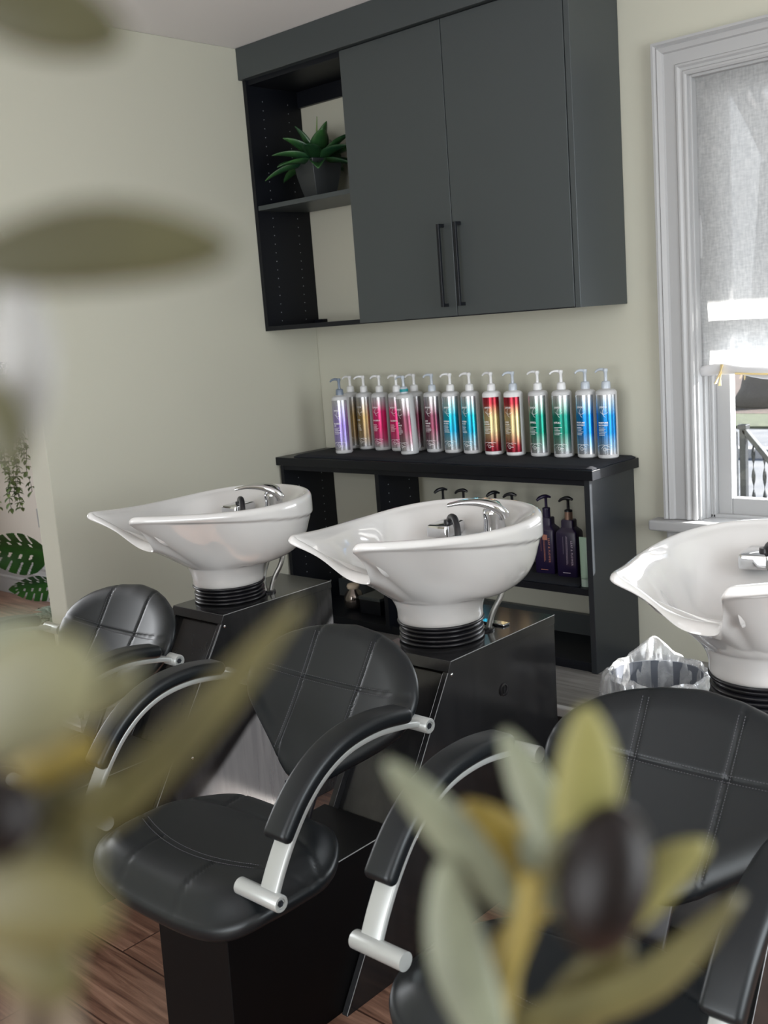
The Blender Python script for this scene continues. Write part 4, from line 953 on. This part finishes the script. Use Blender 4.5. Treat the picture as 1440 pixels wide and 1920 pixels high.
    for s_, z in ((1.0, fz-0.012), (1.0, fz+0.010), (0.95, fz+0.017), (0.84, fz+0.019)):
        rg.append([bm.verts.new((-0.060+(a*math.cos(0.15)-b_*math.sin(0.15)*1.0)*s_, 0.118+(a*math.sin(0.15)+b_*math.cos(0.15))*s_, z+0.012)) for a, b_ in rrect(0.034, 0.050, 0.009, 4)])
    for a, b_ in zip(rg, rg[1:]):
        for i in range(len(a)): bm.faces.new((a[i], a[(i+1) % len(a)], b_[(i+1) % len(a)], b_[i]))
    bm.faces.new(rg[0]); bm.faces.new(rg[-1]); vb = obj('hose_block', bm, M_chrome, bas, smooth=True, auto=40)
    bm = bmesh.new(); lathe(bm, [(0, fz+0.028), (0.0145, fz+0.028), (0.0135, fz+0.040), (0, fz+0.042)], 20, -0.042, 0.110); obj('hose_nut', bm, M_rubber, vb, smooth=True, auto=50)
    bm = bmesh.new(); path = catmull([(-0.042, 0.110, fz+0.032), (-0.026, 0.100, fz+0.050), (-0.002, 0.086, fz+0.050), (0.018, 0.070, fz+0.028), (0.028, 0.058, fz-0.010), (0.030, 0.050, fz-0.045)], 7)
    sweep(bm, path, circ(0.0092, 12), up_=Vector((0.5, 0.85, 0.1))); obj('spray_hose', bm, M_rubber, vb, smooth=True)
    # braided supply hoses
    for dx, dy, bow in ((-0.006, -0.006, -0.010), (0.010, 0.008, 0.010)):
        bm = bmesh.new(); path = catmull([(0.066+dx*0.5, 0.100+dy, 0.7065), (0.060+dx+bow, 0.112+dy, 0.750), (0.066+dx*2+bow, 0.135+dy, 0.800), (0.070+dx*2, 0.165+dy, 0.870)], 8)
        sweep(bm, path, circ(0.0078, 12), up_=Vector((0, 1, 0.2))); obj('supply_hose', bm, M_braid, st, smooth=True)
    bm = bmesh.new(); lathe(bm, [(0, 0.7062), (0.026, 0.7062), (0.026, 0.711), (0.020, 0.713), (0, 0.713)], 24, 0.066, 0.100); obj('hose_grommet', bm, M_rubber, st, smooth=True, auto=50)
    return st
GRP = 'black and white shampoo stations in a row'
SX, SY, SP = 1.750, -1.335, 0.870
s2 = make_station((SX, SY, 0), 'shampoo station with white basin and black chair, the middle one of the row', GRP)
s1 = copy_tree(s2); s1.location = (SX-SP, SY, 0); s1['label'] = 'shampoo station nearest the beige left wall, its chair partly behind blurred leaves'
s3 = copy_tree(s2); s3.location = (SX+SP, SY, 0); s3['label'] = 'shampoo station cut by the right edge of the photo, its basin before the window'
bm = bmesh.new(); rg = [(-0.03, -0.010), (0.03, -0.010), (0.03, 0.010), (-0.03, 0.010)]
t_ = obj('steel_bracket_plate', B(SX+0.015, SX+0.098, SY+0.142, SY+0.170, 0.7068, 0.7125), M_chrome, None, bevel=0.002); tag(t_, 'small flat chrome plate lying on the middle console top beside its hoses', 'plate')

# ------------------------------------------------------------------ bin with clear bag
bn = thing('waste_bin', 'grey waste bin with a clear plastic liner, below the window', 'bin', (2.075, -0.790, 0.0))
bm = bmesh.new(); BH = 0.485
lathe(bm, [(0, 0.0), (0.100, 0.0), (0.108, 0.01), (0.132, BH), (0.134, BH+0.004), (0.128, BH+0.004), (0.105, 0.012), (0, 0.012)], 40, cap=False); obj('bin_body', bm, M_bin, bn, smooth=True, auto=60)
bm = bmesh.new(); nth_ = 120; rings = []; prof = [(0.095, 0.05, 0), (0.112, 0.20, 0.3), (0.120, 0.36, 0.6), (0.126, BH-0.02, 0.6), (0.132, BH+0.012, 0.8), (0.138, BH+0.018, 1), (0.147, BH+0.004, 1.4), (0.150, BH-0.035, 1.8), (0.150, BH-0.085, 2.4), (0.149, BH-0.125, 3.0)]
for r_, z, a_ in prof:
    row = []
    for i in range(nth_):
        th = 2*math.pi*i/nth_; k_ = 0.0045*a_*(math.sin(th*13+z*12)+0.7*math.sin(th*23+1.0+z*30)); bump_ = 0
        hump = math.exp(-((th-2.15)/0.42)**2)*0.055+math.exp(-((th-4.3)/0.5)**2)*0.012
        zz_ = z+(hump if BH-0.01 < z < BH+0.02 else hump*0.75 if abs(z-BH-0.004) < 0.02 else 0)+0.003*a_*math.sin(th*7)
        row.append(bm.verts.new(((r_+k_)*math.cos(th), (r_+k_)*math.sin(th), zz_)))
    rings.append(row)
for a, b_ in zip(rings, rings[1:]):
    for i in range(nth_): bm.faces.new((a[i], a[(i+1) % nth_], b_[(i+1) % nth_], b_[i]))
obj('liner', bm, M_bag, bn, smooth=True)

# ------------------------------------------------------------------ hall beyond the arch
def monstera_leaf(bm, L_, W_, M4):
    """heart-shaped leaf with slits and holes, in local xy, tip at +x"""
    nx_, ny_ = 84, 84; V = {}
    def half_w(s): return W_*0.5*math.sin(math.pi*min(1, s)**0.72)**0.75 if 0 < s < 1 else 0
    def keep(s, y):
        h_ = half_w(s)
        if abs(y) > h_: return False
        f = abs(y)/max(h_, 1e-6)
        for k_ in range(5):
            s0 = 0.16+0.15*k_; sc_ = s-(s0+0.12*f)
            if f > 0.50 and abs(sc_) < 0.014+0.010*(f-0.5): return False
            if abs(sc_-0.06) < 0.020 and abs(f-0.30) < 0.09: return False
        return True
    for i in range(nx_+1):
        for j in range(ny_+1):
            s = i/nx_; y = (j/ny_*2-1)*W_*0.5; V[i, j] = (s*L_, y, -0.25*L_*(s-0.3)**2+0.10*W_*math.cos(y/W_*7)*0.4-abs(y)*0.15, s)
    used = {}
    def vert(i, j):
        if (i, j) not in used:
            x, y, z, s = V[i, j]; used[i, j] = bm.verts.new(M4 @ Vector((x, y, z)))
        return used[i, j]
    for i in range(nx_):
        for j in range(ny_):
            s = (i+.5)/nx_; y = ((j+.5)/ny_*2-1)*W_*0.5
            if keep(s, y): bm.faces.new((vert(i, j), vert(i+1, j), vert(i+1, j+1), vert(i, j+1)))
mon = thing('potted_monstera', 'potted monstera with split green leaves, seen through the arched opening', 'plant', (-1.22, -0.76, 0.0))
bm = bmesh.new(); lathe(bm, [(0, 0), (0.10, 0), (0.12, 0.02), (0.14, 0.20), (0.135, 0.20), (0.13, 0.17), (0, 0.17)], 32); obj('pot', bm, M_terra, mon, smooth=True, auto=50)
def lm(px, py, pz, az, el, roll_): 
    return Matrix.Translation((px, py, pz)) @ Matrix.Rotation(az, 4, 'Z') @ Matrix.Rotation(-el, 4, 'Y') @ Matrix.Rotation(roll_, 4, 'X')
MONL = [((0.02, -0.03, 0.535), R(224), R(14), R(62), 0.34, 0.27), ((0.03, 0.00, 0.375), R(228), R(4), R(55), 0.24, 0.19), ((0.05, 0.02, 0.66), R(20), R(5), R(0), 0.28, 0.26)]
for (p, az, el, ro, L_, W_) in MONL:
    bm = bmesh.new(); monstera_leaf(bm, L_, W_, lm(*p, az, el, ro)); lf = obj('leaf', bm, M_mono, mon, smooth=True)
    bm = bmesh.new(); sweep(bm, catmull([(0, 0, 0.16), (p[0]*0.3, p[1]*0.3, p[2]*0.6), p], 6), circ(0.005, 8), up_=Vector((1, 0, 0.1))); obj('leaf_stem', bm, M_mono, lf, smooth=True)
for k_ in range(14):
    bm = bmesh.new(); leaf_blade(bm, (0, 0, 0.17), R(150+k_*13), R(38+6*math.sin(k_*3.1)), 0.24+0.03*math.sin(k_), 0.05, -1.1, 0.15); obj('leaf', bm, M_grassy, mon, smooth=True)
ivy = thing('hanging_ivy', 'trailing artificial ivy hanging on the hall wall above the monstera', 'plant', (-2.10, -0.40, 1.41))
bm = bmesh.new(); random.seed(4); bs = bmesh.new()
box(bs, -0.12, 0.12, 0.10, 0.2295, -0.03, 0.07)
for v_ in range(22):
    ax = random.uniform(-0.20, 0.16); ay = random.uniform(-0.10, 0.05); ln = random.uniform(0.35, 0.86) if ax < 0.05 else random.uniform(0.5, 0.95); pts = [Vector((ax*0.4, ay*0.4, 0.06))]
    n_ = int(ln/0.03)
    for q in range(n_): pts.append(Vector((ax+0.015*math.sin(q*0.7+v_), ay+0.015*math.cos(q*0.8+v_), 0.05-q*0.03)))
    sweep(bs, pts, circ(0.0015, 5), up_=Vector((0, 1, 0.1)))
    for q in range(1, len(pts)):
        for _ in range(2):
            az = random.uniform(0, 6.28); leaf_blade(bm, pts[q], az, R(random.uniform(-50, 10)), random.uniform(0.028, 0.045), 0.022, -0.5, 0.2, n=3)
obj('planter', bs, M_cabdark, ivy)
o = obj('foliage', bm, M_ivy, ivy, smooth=True); o['kind'] = 'stuff'
ou = thing('wall_outlet', 'small white outlet plate on the hall wall beside the ivy', 'outlet', (-2.35, -0.1705, 0.52)); obj('cover_plate', B(-0.036, 0.036, -0.006, 0, -0.058, 0.058), M_trim, ou, bevel=0.002)
for dz in (-0.026, 0.026): obj('socket', B(-0.016, 0.016, -0.008, -0.006, dz-0.014, dz+0.014), mat('socket_grey', (0.5, 0.5, 0.5), 0.4), ou, bevel=0.001)

# ------------------------------------------------------------------ olive tree right in front of the lens
M_ol = [mat('olive_leaf_yellow', (0.135, 0.132, 0.072), 0.5), mat('olive_leaf_grey_green', (0.16, 0.175, 0.12), 0.5), mat('olive_leaf_gold', (0.22, 0.165, 0.03), 0.5), mat('olive_leaf_dark', (0.055, 0.052, 0.018), 0.5), mat('olive_leaf_brown', (0.085, 0.075, 0.024), 0.5)]
for m in M_ol:
    b = m.node_tree.nodes['Principled BSDF']; c = tuple(b.inputs['Base Color'].default_value)[:3]
    add_vary(m, tuple(q*0.78 for q in c), tuple(min(1, q*1.2) for q in c), 60, 2)
M_lime = mat('olive_leaf_lime', (0.20, 0.19, 0.062), 0.5)
M_olive = mat('black_olive', (0.005, 0.003, 0.003), 0.42, Specular_IOR_Level=0.25); M_stem = mat('olive_stem', (0.22, 0.17, 0.035), 0.6); M_bark2 = mat('olive_bark', (0.12, 0.09, 0.06), 0.8)
OT = Vector((3.3904, -3.2763, 0.0))
tree = thing('olive_tree', 'blurred artificial olive tree right in front, with yellow-green leaves and black olives', 'plant', OT)
FACE = Vector((-0.6717, 0.7196, -0.1761))       # the blades hang broadside to the room's diagonal
def oleaf(base_, mid, tip, width, m):
    """leaf blade through three points given from the foot of the tree"""
    path = catmull([base_, mid, tip], 7); m_ = len(path); bm = bmesh.new(); rows = []; wd = width/2
    for i, p in enumerate(path):
        s = i/(m_-1); T2 = (path[min(i+1, m_-1)]-path[max(i-1, 0)]).normalized(); S = T2.cross(FACE).normalized(); Nn = S.cross(T2).normalized()
        ww_ = wd*max(0.04, math.sin(math.pi*min(0.999, 0.08+s*0.90))**0.62)
        rows.append([bm.verts.new(p+S*ww_*math.cos(th)+Nn*(0.14*ww_*math.sin(th)+0.12*ww_*math.cos(th)**2)) for th in [2*math.pi*q/10 for q in range(10)]])
    for x, y in zip(rows, rows[1:]):
        for q in range(10): bm.faces.new((x[q], x[(q+1) % 10], y[(q+1) % 10], y[q]))
    bm.faces.new(rows[0]); bm.faces.new(rows[-1][::-1])
    return obj('leaf', bm, m, tree, smooth=True)
def otwig(pts, r_, m):
    bm = bmesh.new(); sweep(bm, catmull(pts, 6), circ(r_, 10), up_=Vector((0.3, 0.9, 0.2))); return obj('twig', bm, m, tree, smooth=True)
def olive(c, rx, ry, axis):
    bm = bmesh.new(); bmesh.ops.create_uvsphere(bm, u_segments=24, v_segments=16, radius=1.0); q = Vector(axis).to_track_quat('Z', 'Y')
    for v in bm.verts: v.co = Vector(c)+q @ Vector((v.co.x*rx, v.co.y*rx, v.co.z*ry))
    return obj('olive', bm, M_olive, tree, smooth=True)
otwig([(-0.0173, 0.0517, 1.4176), (-0.018, 0.0491, 1.4092), (-0.0201, 0.0446, 1.3988), (-0.0211, 0.04, 1.3842), (-0.0331, 0.0479, 1.3487)], 0.0028, M_stem)
oleaf((-0.0113, 0.057, 1.4159), (-0.0077, 0.0581, 1.4352), (-0.0063, 0.057, 1.4539), 0.0135, M_lime)
oleaf((-0.0144, 0.0554, 1.4215), (-0.0193, 0.0564, 1.4326), (-0.0259, 0.0561, 1.4452), 0.0092, M_ol[1])
oleaf((-0.0188, 0.0484, 1.4093), (-0.0286, 0.0409, 1.4276), (-0.0382, 0.0332, 1.444), 0.0094, M_ol[1])
oleaf((-0.0213, 0.0582, 1.4022), (-0.0253, 0.0569, 1.4181), (-0.0336, 0.0506, 1.4294), 0.0102, M_ol[2])
oleaf((-0.0027, 0.0625, 1.4055), (0.0017, 0.0689, 1.415), (0.0085, 0.0767, 1.4213), 0.01, M_lime)
oleaf((-0.0233, 0.0387, 1.387), (-0.0012, 0.0646, 1.3915), (0.0119, 0.0847, 1.407), 0.0092, M_ol[4])
oleaf((-0.0157, 0.0346, 1.3864), (-0.0237, 0.0344, 1.4052), (-0.0285, 0.0373, 1.4239), 0.0124, M_ol[1])
oleaf((-0.0194, 0.0528, 1.3733), (-0.0132, 0.0617, 1.3854), (-0.0069, 0.0705, 1.3974), 0.0136, M_ol[4])
oleaf((-0.0151, 0.0591, 1.4052), (-0.019, 0.0577, 1.4143), (-0.0228, 0.0564, 1.4233), 0.0078, M_ol[1])
oleaf((-0.0221, 0.0415, 1.3767), (-0.0224, 0.0448, 1.3914), (-0.0228, 0.0481, 1.4062), 0.0077, M_ol[2])
olive((-0.0008, 0.0516, 1.4218), 0.009, 0.0148, (0.091, 0.316, 0.944))
oleaf((-0.0136, 0.0501, 1.4195), (-0.008, 0.0569, 1.4257), (-0.0021, 0.063, 1.4282), 0.0085, M_ol[3])
# lower left sprays, closer still
oleaf((-0.0279, -0.0538, 1.4809), (-0.022, -0.0467, 1.4876), (-0.0169, -0.0409, 1.4918), 0.0153, M_ol[0])
oleaf((-0.0372, -0.0529, 1.486), (-0.0315, -0.0466, 1.4899), (-0.0256, -0.0405, 1.4924), 0.0107, M_ol[1])
oleaf((-0.0268, -0.0467, 1.483), (-0.0212, -0.0412, 1.4843), (-0.0157, -0.0352, 1.4875), 0.0074, M_ol[0])
oleaf((-0.0388, -0.0426, 1.4545), (-0.0288, -0.0228, 1.4691), (-0.0194, -0.0024, 1.4882), 0.0071, M_ol[4])
oleaf((-0.0346, -0.0458, 1.471), (-0.0302, -0.041, 1.4738), (-0.0256, -0.0364, 1.4751), 0.0059, M_ol[2])
oleaf((-0.0265, -0.0578, 1.4595), (-0.0196, -0.0512, 1.4601), (-0.0126, -0.0451, 1.4581), 0.0122, M_ol[4])
oleaf((-0.0299, -0.0555, 1.4587), (-0.0241, -0.0517, 1.452), (-0.0198, -0.0493, 1.4454), 0.0119, M_ol[4])
oleaf((-0.0399, -0.0395, 1.4713), (-0.0354, -0.0382, 1.4595), (-0.0332, -0.039, 1.4478), 0.0094, M_ol[3])
oleaf((-0.034, -0.0511, 1.4584), (-0.028, -0.0441, 1.4641), (-0.0232, -0.0376, 1.4722), 0.0073, M_ol[4])
olive((-0.0283, -0.0513, 1.4698), 0.0056, 0.0059, (0.193, 0.399, 0.896))
otwig([(-0.0373, -0.0425, 1.4722), (-0.0359, -0.0443, 1.4595), (-0.0373, -0.0467, 1.4435), (-0.0422, -0.0478, 1.4236)], 0.0015, M_bark2)
# upper left spray
oleaf((-0.0123, -0.0526, 1.5398), (-0.0027, -0.042, 1.5409), (0.0074, -0.0316, 1.5392), 0.0096, M_ol[3])
oleaf((-0.0155, -0.0484, 1.569), (-0.0089, -0.0415, 1.5664), (-0.003, -0.0355, 1.5629), 0.0096, M_ol[3])
M_pale = mat('olive_leaf_pale', (0.26, 0.26, 0.25), 0.5)
oleaf((-0.0325, -0.0367, 1.5395), (-0.0304, -0.0377, 1.528), (-0.0302, -0.0403, 1.5166), 0.0085, M_pale)
oleaf((-0.0305, -0.0448, 1.5275), (-0.0276, -0.0437, 1.5211), (-0.0257, -0.0435, 1.5148), 0.0068, M_ol[3])
oleaf((-0.0416, -0.0378, 1.5417), (-0.0381, -0.0354, 1.5382), (-0.0347, -0.0331, 1.5346), 0.0088, M_ol[1])
otwig([(-0.0474, -0.0463, 1.4721), (-0.0494, -0.0385, 1.5119), (-0.0473, -0.0351, 1.5459), (-0.0466, -0.0336, 1.5779)], 0.0017, M_stem)
# trunk, hidden forks and the pot under the camera
bm = bmesh.new()
J = Vector((0, 0, 1.05))
sweep(bm, [Vector((0, 0, 0.22)), Vector((0.01, 0, 0.6)), J], circ(0.014, 12), up_=Vector((0, 1, 0)), scale=[1.2, 1.0, 0.8])
for e in [(-0.0331, 0.0479, 1.3487), (-0.0422, -0.0478, 1.4236), (-0.0474, -0.0463, 1.4721)]:
    e = Vector(e); sweep(bm, catmull([J, (J+e)/2+Vector((0, 0, 0.02)), e], 5), circ(0.004, 8), up_=Vector((0, 1, 0.1)), scale=[1.3]*5+[1]*6)
obj('trunk', bm, M_bark2, tree, smooth=True)
bm = bmesh.new(); lathe(bm, [(0, 0), (0.11, 0), (0.13, 0.02), (0.15, 0.26), (0.142, 0.26), (0.135, 0.22), (0, 0.22)], 32); obj('pot', bm, M_pot, tree, smooth=True, auto=50)
